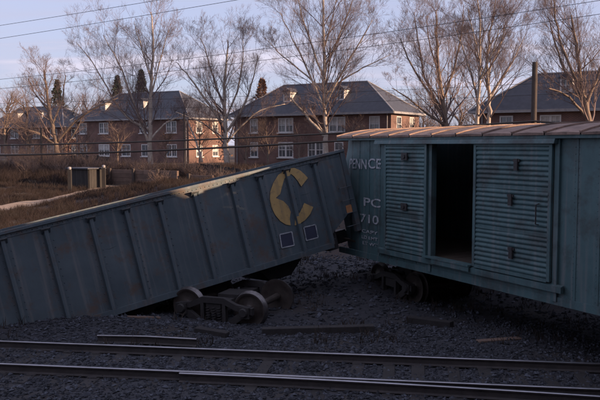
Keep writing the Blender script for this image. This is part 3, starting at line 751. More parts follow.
def house(name, label, corner_r, L, W, zg, ze, zr, ups, lows, dormers, setback=4.5, ends=((2.0,1.2),(5.2,1.2)), chim=None):
    """corner_r: right front corner on the ground; local x runs along the front from the left corner, y to the back"""
    c = Vector((corner_r[0], corner_r[1], zg)) - YAW_T*L
    m = Matrix(((YAW_T.x,YAW_B.x,0,c.x),(YAW_T.y,YAW_B.y,0,c.y),(0,0,1,c.z),(0,0,0,1)))
    h = empty(name, label, 'house', 'brick houses along the street', m=m)
    H = ze-zg
    zu, zl = H-1.95, .95
    fr = [(t-w/2, t+w/2, zu, zu+1.45) for t, w, b in ups] + [(t-w/2, t+w/2, zl if not dr else .25, zl+1.55) for t, w, b, dr in lows]
    en = [(t-w/2, t+w/2, z_, z_+1.45) for t, w in ends for z_ in (zu, zl)]
    mb = MB()
    wall_holes(mb, (0,0,0), (1,0,0), L, H, fr, (0,-1,0)); wall_holes(mb, (L,0,0), (0,1,0), W, H, en, (1,0,0))
    mb.quad((L,W,0),(0,W,0),(0,W,H),(L,W,H)).quad((0,W,0),(0,0,0),(0,0,H),(0,W,H))
    mb.box(0,L,0,W,-1.5,0)
    mb.build('wall', M['brick'], h)
    for t, w, b in ups: window(h, (0,0,0), (1,0,0), (0,-1,0), t-w/2, t+w/2, zu, zu+1.45, b, M['trim'])
    for t, w, b, dr in lows:
        if dr:
            d = MB().box(t-w/2+.02,t+w/2-.02,.08,.13,.25,zl+1.55).build('door', M['trim'], h)
            MB().box(t-w/2+.25,t+w/2-.25,.07,.078,1.2,zl+1.3).build('pane', M['glass'], d)
            MB().box(t-w/2-.6,t+w/2+.6,-1.0,-.02,-.2,.24).build('stoop', M['hipcap'], h)
        else: window(h, (0,0,0), (1,0,0), (0,-1,0), t-w/2, t+w/2, zl, zl+1.55, b, M['trim'])
    for (u0,u1,a,b) in en: window(h, (L,0,0), (0,1,0), (1,0,0), u0, u1, a, b, 1, M['trim'])
    # hipped roof with eaves
    o = .5; zt = zr-zg; e = H-.12
    A, B_, C_, D_ = Vector((-o,-o,e)), Vector((L+o,-o,e)), Vector((L+o,W+o,e)), Vector((-o,W+o,e))
    R0, R1 = Vector((setback-o*.2,W/2,zt)), Vector((L-setback+o*.2,W/2,zt))
    mb = MB().quad(A,B_,R1,R0).poly([B_,C_,R1]).quad(C_,D_,R0,R1).poly([D_,A,R0]).quad(D_,C_,B_,A)
    rf = mb.build('roof', M['slate'], h)
    mb = MB()
    for a, b in ((A,R0),(D_,R0),(B_,R1),(C_,R1),(R0,R1)): mb.tube([a+Vector((0,0,.02)), b+Vector((0,0,.02))], .075, 6)
    mb.build('hip_cap', M['hipcap'], rf)
    mb = MB()
    for a, b in ((A,B_),(B_,C_),(C_,D_),(D_,A)):
        mb.bar(a+Vector((0,0,-.08)), b+Vector((0,0,-.08)), .10, .2)
    mb.build('gutter', M['hipcap'], rf)
    mb = MB().tube([(L-.35,-.09,0),(L-.35,-.09,H-.3),(L-.35,-o+.05,e-.02)], .05, 6); mb.build('downpipe', M['hipcap'], h)
    MB().tube([(.4,-.09,0),(.4,-.09,H-.3),(.4,-o+.05,e-.02)], .05, 6).build('downpipe', M['hipcap'], h)
    # dormers
    for x in dormers:
        slope = (zt-e)/(W/2+o); yb = 1.0; zb = e+slope*(yb+o)
        w, hh = .85, 1.05; yback = yb+(hh+.35)/slope
        mb = MB()
        mb.prism([(x-w/2,yb,zb-.1),(x-w/2,yb,zb+hh),(x-w/2,yb+(hh)/slope+.1,zb+hh)], (w,0,0))
        d = mb.build('dormer', M['trim'], rf)
        MB().prism([(x-w/2-.15,yb-.15,zb+hh),(x,yb-.15,zb+hh+.4),(x+w/2+.15,yb-.15,zb+hh)], (0,yback-yb+.1,0)).build('dormer_roof', M['slate'], rf)
        MB().quad((x-w/2+.12,yb-.012,zb+.15),(x+w/2-.12,yb-.012,zb+.15),(x+w/2-.12,yb-.012,zb+hh-.12),(x-w/2+.12,yb-.012,zb+hh-.12)).build('dormer_pane', M['glass'], rf)
        MB().box(x-.02,x+.02,yb-.03,yb-.013,zb+.15,zb+hh-.12).box(x-w/2+.1,x+w/2-.1,yb-.03,yb-.013,zb+.5,zb+.55).build('dormer_muntin', M['trim'], rf)
    if chim:
        cx, cy = chim; MB().box(cx-.35,cx+.35,cy-.3,cy+.3,e,zt+.9).box(cx-.42,cx+.42,cy-.37,cy+.37,zt+.7,zt+.78).build('chimney', M['brick'], h)
    return h
house('brick_house', 'long brick house with blue slate hip roof and two dormers, sunlit end by the boxcar', (8.4, 70.2), 18.0, 6.5, 2.0, 7.4, 10.45,
      [(2.5,1.0,1),(6.4,1.8,2),(12.3,1.8,2),(16.3,1.1,1)], [(2.5,1.0,1,0),(6.4,1.8,2,0),(9.9,1.8,2,0),(12.5,1.0,1,0),(16.1,1.1,1,0)], [5.9,12.1], setback=4.2, ends=((1.8,1.1),(4.8,1.1)))
house('brick_house', 'dark brick house at left with white windows and a small white dormer', (-13.6, 92.9), 20.0, 7.5, 1.8, 7.66, 11.15,
      [(1.5,1.4,1),(5.4,1.7,2),(12.7,1.7,2),(17.2,1.7,2)], [(1.5,1.4,1,0),(5.4,2.0,2,0),(9.4,1.6,1,0),(12.8,1.4,1,0),(17.2,1.7,2,0)], [4.3,11.2], setback=4.8)
house('brick_house', 'brick house under a big slate hip roof behind the dark pole at right', (13.4+YAW_T.x*16, 57.5+YAW_T.y*16), 16.0, 5.8, 1.75, 6.86, 9.56,
      [(2.2,1.0,1),(5.4,1.5,2),(10.8,1.6,2),(14.3,1.0,1)], [(2.2,1.0,1,0),(5.6,1.6,2,0),(8.7,1.6,2,0),(11.0,1.0,1,0)], [6.2,10.8], setback=3.7, ends=((1.6,1.0),(4.3,1.0)))
house('brick_house', 'brick house half hidden by trees at the far left', (-36, 116), 18.6, 7.0, 1.85, 7.2, 10.4,
      [(2.7,1.1,1),(6.9,1.9,2),(12.2,1.6,2),(16.2,1.6,2)], [(2.7,1.1,1,0),(6.9,1.9,2,0),(10.6,1.9,2,0),(15.4,1.5,1,0)], [6.0,12.0])

# unseen freight house added right of the boxcar to shade the foreground
fh = empty('shade_house', 'unseen brick freight house added right of the boxcar to cast shade', 'building', loc=(15.1, -14, 0))
FHW, FHL, FHH = 9.0, 26.0, 7.8
mb = MB()
hol = [(2.0+k*4.4, 4.4+k*4.4, 0.6, 3.4) for k in range(6)]
mb_h = [(a, b, c, d) for a, b, c, d in hol]
wall_holes(mb, (0,FHL,0), (0,-1,0), FHL, FHH, mb_h, (-1,0,0), .2)
mb.quad((FHW,FHL,0),(0,FHL,0),(0,FHL,FHH),(FHW,FHL,FHH)).quad((FHW,0,0),(FHW,FHL,0),(FHW,FHL,FHH),(FHW,0,FHH)).quad((0,0,0),(FHW,0,0),(FHW,0,FHH),(0,0,FHH))
mb.build('wall', M['brick2'], fh)
for a, b, c, d in hol: MB().box(.16,.22,FHL-b,FHL-a,c,d).build('freight_door', M['plank'], fh)
MB().box(-.35,FHW+.35,-.35,FHL+.02,FHH,FHH+.3).build('roof', M['slate'], fh)

sb = empty('skylight_blocker', 'unseen tall brick building added behind the viewpoint to block skylight', 'building', loc=(-32, -14, 0))  # added out of view; its height cuts skylight on the foreground
mb = MB(); SW, SD, SHH = 64.0, 11.0, 13.5
hol = [(2.0+k*4.0, 3.8+k*4.0, z_, z_+2.2) for k in range(15) for z_ in (1.2, 5.0, 8.8)]
wall_holes(mb, (SW,SD,0), (-1,0,0), SW, SHH, hol, (0,1,0), .2)
mb.quad((0,0,0),(SW,0,0),(SW,0,SHH),(0,0,SHH)).quad((SW,0,0),(SW,SD,0),(SW,SD,SHH),(SW,0,SHH)).quad((0,SD,0),(0,0,0),(0,0,SHH),(0,SD,SHH))
mb.build('wall', M['brick2'], sb)
for a, b, c, d in hol: MB().box(SW-b,SW-a,SD-.18,SD-.12,c,d).build('pane', M['glass'], sb)
MB().box(-.4,SW+.4,-.4,SD+.4,SHH,SHH+.4).build('roof', M['slate'], sb)

# ------------------------------------------------------------------ trees
def rot_about(v, ax, an): return Matrix.Rotation(an, 3, ax) @ v
def branch(mb, p, d, L, r, lvl, rng, up=.15, kids=(6,5,4), sides=(5,4,3,3), spread=(28,58), maxl=3):
    n = 4 if lvl < maxl else 3
    pts = [p.copy()]; rad = [r]; dd = d.normalized(); q = p.copy()
    for i in range(n):
        dd = (dd + Vector((rng.gauss(0,.13), rng.gauss(0,.13), rng.gauss(0,.10)+up*.5))).normalized()
        q = q + dd*(L/n); pts.append(q.copy()); rad.append(r*(1-.78*(i+1)/n))
    mb.tube(pts, rad, sides[lvl], cap=False)
    if lvl >= maxl: return
    for k in range(kids[lvl]):
        t = rng.uniform(.25, .98)*n; i = min(int(t), n-1); b = pts[i].lerp(pts[i+1], t-i); bd = (pts[i+1]-pts[i]).normalized()
        ax = bd.cross(Vector((rng.gauss(0,1), rng.gauss(0,1), rng.gauss(0,1)))).normalized()
        nd = rot_about(bd, ax, R(rng.uniform(*spread))); nd.z += up
        rr = max(r*(1-.78*t/n)*.58, .0045)
        branch(mb, b, nd, L*rng.uniform(.38,.66)*(1.15-.4*t/n), rr, lvl+1, rng, up, kids, sides, spread, maxl)
def smooth_pts(pts, n=3):
    P = [Vector(p) for p in pts]; o = []
    for i in range(len(P)-1):
        a, b, c, d = P[max(i-1,0)], P[i], P[i+1], P[min(i+2,len(P)-1)]
        for k in range(n):
            t = k/n; o.append(.5*((2*b)+(c-a)*t+(2*a-5*b+4*c-d)*t*t+(3*b-a-3*c+d)*t**3))
    return o+[P[-1]]
def tree(name, label, base_px, Y, limbs, seed, bark='bark', twig='twig', kids=(8,6,5), len1=.44, density=1.0, group='bare trees by the houses', up=.16, depthscale=1.0, cat='tree'):
    """limbs: (list of (px,py) bearings, r0, r1[, depth drift]); first limb is the trunk; made at depth Y, drifting in depth"""
    rng = random.Random(seed)
    b = at(base_px, 160, Y); b.z = gz(b.x, b.y)-.1
    tr = empty(name, label, cat, group, loc=b)
    tm, cm = MB(), MB()
    for li, lb in enumerate(limbs):
        pp, r0, r1 = lb[:3]; drift = (lb[3] if len(lb) > 3 else rng.uniform(-2.5, 2.5))*depthscale if li else 0
        P = []
        for i, (px, py) in enumerate(pp): P.append(at(px, py, Y+drift*i/(len(pp)-1)) - b)
        if li == 0: P[0] = Vector((P[0].x, 0, 0))
        S = smooth_pts(P, 4); n = len(S)
        S = [s + Vector((rng.gauss(0,.03), rng.gauss(0,.03), 0))*(0 if i in (0,) else 1) for i, s in enumerate(S)]
        rad = [r0+(r1-r0)*i/(n-1) for i in range(n)]
        if li == 0: rad[0] = r0*1.35
        tm.tube(S, rad, 8 if r0 > .12 else 6)
        Ltot = sum((S[i+1]-S[i]).length for i in range(n-1))
        nb = int(Ltot*1.5*density) + 2
        for k in range(nb):
            lo = .22 if li == 0 else .12
            t = rng.uniform(lo, 1.0)*(n-1); i = min(int(t), n-2); q = S[i].lerp(S[i+1], t-i); bd = (S[i+1]-S[i]).normalized()
            ax = bd.cross(Vector((rng.gauss(0,1), rng.gauss(0,1), rng.gauss(0,1)))).normalized()
            nd = rot_about(bd, ax, R(rng.uniform(28,62))); nd.z += up*1.5
            L = max(1.0, min(5.0, Ltot*len1*(1.2-.6*t/(n-1))*rng.uniform(.6,1.1)))
            branch(cm, q, nd, L, max(.014, rad[i]*.34), 0, rng, up, kids, maxl=3 if density >= 1 else 2)
    tm.build('trunk', M[bark], tr, smooth=True); cm.build('crown', M[twig], tr)
    return tr
TREES = [
 ('bare_tree', 'bare tree at far left with low limbs reaching right over the dark house', 58, 66,
  [([(60,172),(57,150),(52,125),(47,95),(45,70)], .30, .06), ([(57,142),(75,122),(95,108),(118,98)], .13, .03), ([(52,125),(62,100),(66,75)], .11, .03), ([(56,146),(40,134),(22,128),(5,118)], .12, .03), ([(50,112),(36,95),(28,78)], .09, .025), ([(60,150),(72,138),(82,118)], .09, .03)], 11, 'bark2'),
 ('bare_tree', 'pale-barked bare tree in front of the dark house, two tall leaning stems', 152, 68,
  [([(151,175),(150,150),(150,118),(151,80),(153,40),(151,12)], .26, .04), ([(150,146),(140,120),(131,95),(118,62),(103,35)], .14, .03), ([(150,130),(128,118),(112,96),(92,62),(76,42)], .12, .025), ([(150,140),(165,124),(180,117),(190,112)], .11, .03), ([(151,95),(160,62),(168,30)], .09, .025), ([(151,80),(142,50),(134,22)], .08, .02)], 12, 'bark'),
 ('bare_tree', 'spreading bare tree left of the big slate-roofed house, forked low', 226, 66,
  [([(228,176),(226,150),(225,125),(224,100),(226,68),(228,40)], .28, .05), ([(226,128),(207,102),(190,78),(176,62)], .13, .03), ([(226,132),(240,112),(252,85),(258,55)], .13, .03), ([(225,112),(214,80),(206,52),(200,36)], .10, .025), ([(225,120),(237,92),(243,60),(242,38)], .10, .025), ([(202,162),(196,142),(188,122),(183,112)], .12, .04), ([(226,140),(210,128),(196,120),(176,112)], .09, .025), ([(225,145),(245,122),(262,110),(285,104)], .10, .03)], 13, 'bark'),
 ('bare_tree', 'tallest bare tree with straight white trunk before the slate-roofed house', 326, 62,
  [([(327,172),(326,150),(325,120),(324,85),(324,45),(323,5),(322,-38)], .24, .05), ([(325,137),(312,122),(298,106),(291,98)], .13, .06, -1), ([(325,110),(308,70),(292,38),(280,12)], .11, .025), ([(325,105),(342,72),(360,42),(372,20)], .11, .025), ([(324,78),(310,40),(300,8),(296,-18)], .10, .02), ([(324,70),(338,38),(350,8),(356,-15)], .10, .02), ([(324,92),(300,70),(278,52),(268,40)], .09, .02), ([(324,95),(350,75),(375,62),(390,55)], .09, .02), ([(324,48),(332,20),(338,-10)], .08, .02), ([(325,134),(316,120),(310,108)], .07, .02)], 14, 'bark'),
 ('bare_tree', 'wide bare tree with several limbs fanning behind the boxcar roof', 448, 60,
  [([(450,172),(448,140),(444,112),(440,80),(437,45),(436,10)], .28, .05), ([(446,122),(430,95),(412,65),(400,38)], .13, .03), ([(445,116),(425,78),(418,40),(414,12)], .11, .025), ([(446,126),(425,112),(408,98),(392,88)], .11, .03), ([(443,100),(455,65),(462,30),(464,5)], .11, .025), ([(440,78),(430,45),(426,15)], .08, .02)], 15, 'bark2'),
 ('bare_tree', 'slim pale bare tree, left one of the pair beside the right-hand house', 477, 50,
  [([(477,172),(477,130),(478,100),(480,65),(480,30),(477,-5)], .17, .035), ([(478,95),(468,65),(460,40),(454,20)], .08, .02), ([(479,80),(492,52),(500,25)], .08, .02), ([(480,60),(472,30),(468,5)], .06, .02)], 16, 'bark'),
 ('bare_tree', 'slim bare tree with curved stem, right one of the pair beside the right-hand house', 488, 51.5,
  [([(487,172),(488,130),(490,105),(487,70),(490,35),(495,0)], .18, .035), ([(489,100),(502,78),(516,55),(525,35)], .09, .02), ([(488,75),(500,45),(506,20)], .08, .02), ([(488,85),(478,60),(474,35)], .06, .02)], 17, 'bark'),
 ('bare_tree', 'bare tree leaning in from the right edge beyond the dark pole', 590, 46,
  [([(592,172),(590,130),(583,95),(577,55),(572,15)], .24, .05), ([(586,108),(568,78),(556,45),(548,15)], .11, .025), ([(582,90),(565,55),(556,20),(552,-8)], .1, .025), ([(588,120),(572,100),(560,92),(548,88)], .09, .03), ([(586,105),(600,70),(610,35)], .1, .025)], 18, 'bark2'),
]
for nm, lb, bx_, Y, limbs, sd, bk in TREES:
    tree(nm, lb, bx_, Y, limbs, sd, bk)

# far row of bare trees behind the houses: two shapes, copied
def simple_tree(seed, H=11):
    rng = random.Random(seed); tm, cm = MB(), MB()
    S = [Vector((rng.gauss(0,.12)*i*.3, rng.gauss(0,.12)*i*.3, H*.62*i/6)) for i in range(7)]
    tm.tube(S, [.26-.19*i/6 for i in range(7)], 6)
    for k in range(20):
        t = rng.uniform(1.6, 6); i = min(int(t), 5); q = S[i].lerp(S[i+1], t-i); an = rng.uniform(0, 6.28)
        branch(cm, q, Vector((math.cos(an), math.sin(an), rng.uniform(.5, 1.3))), rng.uniform(.3,.48)*H*(1.1-.06*t), .07, 0, rng, .15, (6,5,4), (4,3,3,3), (25,55), 3)
    a = tm.mesh('trunk'); a.materials.append(M['bark2']); b = cm.mesh('crown'); b.materials.append(M['twig2']); return a, b
FT = [simple_tree(31), simple_tree(32), simple_tree(33)]
rng = random.Random(5)
for i, (px, Y, s) in enumerate([(28,118,1.1),(72,122,1.0),(88,128,1.1),(100,119,.95),(128,132,1.0),(165,124,1.05),(205,128,1.0),(240,118,1.0),(268,124,1.1),(385,122,1.0),(408,112,1.0),(424,118,1.1),(440,110,1.05),(458,116,1.15),(475,120,1.0),(505,122,1.0),(585,110,1.1),(5,112,1.1),(345,126,1.0),(310,128,1.0)]):
    b = at(px, 155, Y); t = empty('far_tree', 'hazy brown bare tree in the row behind the houses', 'tree', 'bare trees behind the houses', loc=(b.x, b.y, 1.9))
    a, c = FT[i % 3]; t.rotation_euler = (0, 0, rng.uniform(0, 6)); t.scale = (s*1.15, s*1.15, s*rng.uniform(.9,1.1))
    mk(a, 'trunk', t); mk(c, 'crown', t)

for i, (px, Y, sc_) in enumerate([(84,72,.42),(118,74,.5),(166,70,.4),(200,69,.52),(246,66,.45),(268,67,.5),(300,64,.42),(352,62,.5),(366,64,.42),(412,60,.5),(505,49,.4),(30,74,.5)]):
    b = at(px, 165, Y); t = empty('young_tree', 'young leafless tree screening the front of the houses', 'tree', 'young trees before the houses', loc=(b.x, b.y, gz(b.x, b.y)))
    a, c = FT[i % 3]; t.rotation_euler = (0, 0, rng.uniform(0, 6)); t.scale = (sc_*.9, sc_*.9, sc_)
    mk(a, 'trunk', t); mk(c, 'crown', t)

# evergreens
def conifer(name, label, px, py_top, Y, wid, mat, seed, dens=1.0, cat='tree'):
    rng = random.Random(seed); top = at(px, py_top, Y); zg = gz(top.x, top.y); H = top.z-zg
    t = empty(name, label, cat, loc=(top.x, top.y, zg))
    MB().tube([(0,0,-.1),(0,0,H*.5),(0,0,H*.97)], [.22,.12,.02], 7).build('trunk', M['bark2'], t)
    mb = MB()
    for k in range(int(4200*dens)):
        v = rng.random()**.75; z = H*(.12+.88*v); rr = wid*(1-v)*(.7+.3*math.sin(v*31+rng.random())**2)+.02
        an = rng.uniform(0, 6.283); r = rr*math.sqrt(rng.random())*(.85+.75*noise.noise(Vector((math.cos(an)*1.5, math.sin(an)*1.5, z*.9+seed*7))))
        c = Vector((r*math.cos(an), r*math.sin(an), z-.15*r))
        d = Vector((math.cos(an)+rng.gauss(0,.4), math.sin(an)+rng.gauss(0,.4), rng.gauss(-.1,.4))).normalized(); s = d.cross(Vector((rng.gauss(0,1),rng.gauss(0,1),rng.gauss(0,1)))).normalized()
        L = rng.uniform(.2,.5); w = rng.uniform(.05,.12)
        mb.quad(c-s*w, c+d*L*.5-s*w*1.3, c+d*L, c+d*L*.4+s*w)
    mb.build('crown', M[mat], t); return t
conifer('evergreen_tree', 'dark pointed evergreen behind the bare tree at far left', 57, 80, 128, 4.2, 'conifer', 1)
conifer('evergreen_tree', 'left one of two dark evergreens rising behind the dark brick house', 117, 76, 114, 3.4, 'conifer', 2)
conifer('evergreen_tree', 'right one of two dark evergreens rising behind the dark brick house', 141, 70, 116, 3.8, 'conifer', 3)
conifer('cypress_tree', 'rusty brown pointed tree between the two brick houses', 262, 79, 99, 4.6, 'rustleaf', 4, .8)

# ------------------------------------------------------------------ poles and wires
def pole(name, label, px, ytop, Y, r, arms=()):
    top = at(px, ytop, Y); z = gz(top.x, top.y)
    p = empty(name, label, 'utility pole', loc=(top.x, top.y, z))
    MB().tube([(0,0,-.4),(0,0,(top.z-z)*.5),(0,0,top.z-z)], [r*1.12, r*1.02, r*.92], 12).build('shaft', M['pole'], p, smooth=False)
    for zz, w in arms:
        a = MB().box(-w/2,w/2,-r-.10,-r*.9,zz-.06,zz+.06).build('crossarm', M['pole'], p)
        for k in (-.45,-.2,.2,.45): MB().tube([(k*w,-r-.04,zz+.05),(k*w,-r-.04,zz+.2)],[.025,.035],6).build('insulator', M['hipcap'], a)
    return p
pole('utility_pole', 'thick dark wooden pole standing behind the boxcar at right', 535, 62, 38, .145)
pole('utility_pole', 'thin grey pole in front of the lit brick wall at left', 184, 112, 56, .07)
pole('utility_pole', 'slender dark pole beside the big tree at the left edge', 41, 128, 60, .08)
def wire(label, pts, r, sag=.25):
    P = [at(px, py, Y) for px, py, Y in pts]; mb = MB(); Q = []
    for i in range(len(P)-1):
        for k in range(24):
            t = k/24; q = P[i].lerp(P[i+1], t); q.z -= sag*4*t*(1-t); Q.append(q)
    Q.append(P[-1]); o0 = Q[0].copy()
    o = mb.tube([q-o0 for q in Q], r, 5).build('overhead_wire', M['wire'])
    o.location = o0; return tag(o, label, 'wire', 'overhead wires')
wire('uppermost wire crossing the top left corner of the sky', [(-30,30,50),(300,-24,38)], .013, .05)
wire('second wire from the top, crossing the sky at upper left', [(-30,43,50),(330,-16,38)], .013, .05)
wire('upper of two parallel wires sloping up to the right across the trees', [(-40,83,60),(640,-6,38)], .014, .35)
wire('lower of two parallel wires sloping up to the right across the trees', [(-40,92,60),(640,8,38)], .014, .35)
wire('thin wire level with the rooflines of the houses', [(-40,104,58),(640,78,40)], .011, .2)
wire('thin wire just under the rooflines of the houses', [(-40,112,58),(640,90,40)], .010, .2)
wire('upper of two thick black cables strung low before the houses', [(-60,146,46),(534,121,37.8),(660,112,36)], .045, .25)
wire('lower of two thick black cables strung low before the houses', [(-60,156,46),(534,126,37.8),(660,120,36)], .055, .32)

# ------------------------------------------------------------------ things in the middle distance
def timber_wall(name, label, p0, p1, h, rows, lit=M['plank']):
    a = Vector(p0); b = Vector(p1); L = (b-a).length; an = math.atan2(b.y-a.y, b.x-a.x)
    w = empty(name, label, 'retaining wall', loc=(a.x, a.y, a.z)); w.rotation_euler = (0, 0, an)
    for r_ in range(rows):
        k = 0; x = 0
        while x < L-.1:
            l = min(2.4+.6*((r_+k) % 2), L-x); MB().box(x+.012,x+l-.012,-.09+random.uniform(-.012,.012),.10,r_*h/rows+.006,(r_+1)*h/rows-.006).build('timber', lit, w); x += l; k += 1
    for i in range(int(L/2.2)+1): MB().box(i*2.2-.08,i*2.2+.08,-.28,-.105,-.4,h+.1).build('post', M['pole'], w)
    return w
q0 = at(112, 178, 54); q1 = at(178, 178, 51); q0.z = gz(q0.x,q0.y)-.1; q1.z = gz(q1.x,q1.y)-.1
timber_wall('timber_wall', 'long low timber retaining wall left of the thin grey pole', q0, q1, 1.15, 4)
q0 = at(190, 174, 51); q1 = at(213, 173, 50.3); q0.z = gz(q0.x,q0.y)+.1; q1.z = q0.z
timber_wall('timber_wall', 'short timber wall right of the thin grey pole', q0, q1, .9, 3)
def board_fence(label, a, b, h):
    A = at(a[0], 170, a[1]); B = at(b[0], 170, b[1]); L = Vector((B.x-A.x, B.y-A.y)).length; an = math.atan2(B.y-A.y, B.x-A.x)
    f = empty('board_fence', label, 'fence', loc=(A.x, A.y, gz(A.x, A.y))); f.rotation_euler = (0, 0, an)
    bm_ = MB().box(0,.20,-.012,.012,-.3,h).mesh('board'); bm_.materials.append(M['tar'])
    pm_ = MB().box(-.06,.06,.05,.17,-.4,h+.05).mesh('post'); pm_.materials.append(M['tar'])
    n = int(L/.215)
    for k in range(n):
        x = k*.215; dz = gz(A.x+math.cos(an)*x, A.y+math.sin(an)*x)-gz(A.x, A.y)
        if random.random() > .04: mk(bm_, 'board', f, (x, random.uniform(-.01,.01), dz+random.uniform(-.05,.04)), (0, random.uniform(-.015,.015), 0))
        if k % 11 == 0: mk(pm_, 'post', f, (x, 0, dz))
    return f
board_fence('long dark board fence below the dark brick house at left', (8, 71), (112, 60.5), 1.25)
board_fence('dark board fence below the slate-roofed house, behind the hopper car', (196, 56), (300, 50), 1.2)

# dark lineside shed with a post
c = at(86, 185, 52); c.z = gz(c.x, c.y)-.05
sh = empty('lineside_shed', 'small dark timber shed with a flat roof at left', 'shed', loc=c); sh.rotation_euler = (0,0,R(-34))
for i in range(9): MB().box(-.95+i*.212,-.95+i*.212+.2,-.6,-.56,0,1.35).build('board', M['tar'], sh)
for i in range(6): MB().box(.962,1.0,-.55+i*.2,-.55+i*.2+.19,0,1.35).build('board', M['tar'], sh)
MB().box(-.95,.95,.60,.64,0,1.35).box(-1.0,-.962,-.55,.6,0,1.35).build('wall', M['tar'], sh)
MB().box(-1.15,1.15,-.8,.8,1.36,1.44).build('roof', M['slate'], sh)
def lamp_post(label, px, py, Y, h):
    c = at(px, py, Y); c.z = gz(c.x, c.y); p = empty('post_lamp', label, 'lamp post', loc=c)
    MB().box(-.11,.11,-.11,.11,-.3,h).build('post', M['tar'], p)
    MB().lathe([(.0,h+.2),(.1,h+.17),(.13,h+.1),(.11,h+.03),(.09,h+.003)], 12, 'z').build('globe', M['hipcap'], p, smooth=True)
    return p
lamp_post('stout timber post with a white cap left of the dark shed', 70, 190, 50, 1.5)
lamp_post('timber post with a white cap right of the dark shed', 104, 187, 51.5, 1.4)

# parked car at the left edge
def car(label, px, Y, yaw):
    c = at(px, 180, Y); c.z = gz(c.x, c.y)+.02
    k = empty('parked_car', label, 'car', loc=c); k.rotation_euler = (0,0,yaw)
    low = [(-2.3,.35),(-2.35,.65),(-2.2,.88),(-1.2,.95),(1.0,.95),(2.2,.82),(2.35,.6),(2.3,.35),(1.75,.3),(1.0,.3),(-1.0,.3),(-1.75,.3)]
    MB().prism([(x,-.88,z) for x, z in low], (0,1.76,0)).build('body', M['carpaint'], k, bevel=.06)
    cab = [(-1.7,.93),(-1.15,1.42),(.35,1.42),(1.05,.93)]
    g_ = MB()
    n = 4; top = [(x*.98,-.66 if z > 1 else -.8,z) for x, z in cab]; bot = [(x*.98,.66 if z > 1 else .8,z) for x, z in cab]
    g_.poly(top).poly(bot[::-1])
    for i in range(n): j = (i+1) % n; g_.quad(top[i], bot[i], bot[j], top[j])
    g_.build('windows', M['glass'], k)
    MB().box(-1.2,.4,-.68,.68,1.41,1.45).build('roof', M['carpaint'], k, bevel=.015)
    for sx in (-1.4,1.4):
        for sy in (-.8,.8):
            o = MB().lathe([(0,-.1),(.32,-.1),(.33,-.08),(.33,.08),(.32,.1),(0,.1)], 18).build('wheel', M['rubber'], k, smooth=False); o.location = (sx, sy, .33)
    for sy in (-.62,.62): MB().box(2.33,2.37,sy-.13,sy+.13,.58,.74).build('headlight', M['trim'], k)
    return k
car('grey parked car at the far left beyond the dirt road', 8, 68, R(25))

# shrubs
def shrub(label, px, Y, h, seed, group='bare shrubs'):
    rng = random.Random(seed); c = at(px, 185, Y); c.z = gz(c.x, c.y)-.05
    s = empty('bare_shrub', label, 'shrub', group, loc=c); mb = MB()
    for k in range(24):
        an = rng.uniform(0, 6.28); branch(mb, Vector((rng.gauss(0,.15), rng.gauss(0,.15), 0)), Vector((math.cos(an)*.6, math.sin(an)*.6, 1)), h*rng.uniform(.6,1), .022, 0, rng, .1, (5,4,3), (4,3,3,3), (20,55), 2)
    mb.build('stems', M['twig2'], s); return s
rng = random.Random(9)
for i, (px, Y, h) in enumerate([(200,52,1.5),(232,48,1.6),(60,57,1.5),(75,62,1.6),(140,54,1.6),(26,62,2.2),(48,63,2.0),(95,58,1.6),(150,57,1.7),(170,58,1.5),(205,56,1.8),(238,50,1.6),(250,48,1.8),(268,45,1.5),(30,57,1.5),(120,60,1.6),(10,64,2.4),(300,46,1.6),(225,44,1.2),(160,44,1.0),(18,66,2.2),(36,65,2.4),(44,61,1.8),(56,60,2.0),(63,61,1.7),(24,59,1.6),(33,60,1.9),(52,64,2.4),(80,57,1.4),(90,60,2.0),(108,58,1.8),(135,58,1.7),(190,55,1.6),(215,53,1.7),(4,60,2.2)]):
    shrub('scraggly leafless brown shrub on the dark bank behind the hopper car', px, Y, h, 50+i, 'bare shrubs on the bank')

# ------------------------------------------------------------------ debris by the track
def loose_rail(label, a, b):
    A = on_z(*a, .12); B = on_z(*b, .16); A.z = gz(A.x,A.y)+.0; B.z = gz(B.x,B.y)+.06
    o0 = A.copy(); s, t = MB(), MB()
    rail_mesh(s, t, [(0,0,0), tuple((B-A)*.5+Vector((0,0,.02))), tuple(B-A)], 0)
    o = s.build('loose_rail', M['railside']); o.location = o0; tag(o, label, 'rail'); t.build('rail_head', M['railtop'], o); return o
loose_rail('loose length of shiny rail lying on the ballast at left', (98,338), (197,342.5))
def timber(label, a, b, w=.22, h=.17, mat='tie', name='loose_sleeper'):
    A = on_z(*a, .1); B = on_z(*b, .1); A.z = gz(A.x,A.y)+h*.35; B.z = gz(B.x,B.y)+h*.35
    o = MB().bar((0,0,0), B-A, w, h).build(name, M[mat], None, bevel=.015); o.location = A
    return tag(o, label, 'sleeper')
timber('loose wooden sleeper lying past the torn-off truck, below the emblem', (262,329.5), (374,327.5))
timber('broken sleeper lying askew under the open boxcar door', (408,318), (452,325), .2, .15)
timber('splintered board on the ballast near the right edge', (478,342), (520,338), .18, .05, 'plank', 'loose_board')
timber('short pale board lying left of the torn-off truck', (128,322), (160,318), .15, .05, 'plank', 'loose_board')
timber('short dark sleeper half buried in front of the hopper wheels', (196,330), (228,333), .2, .12)

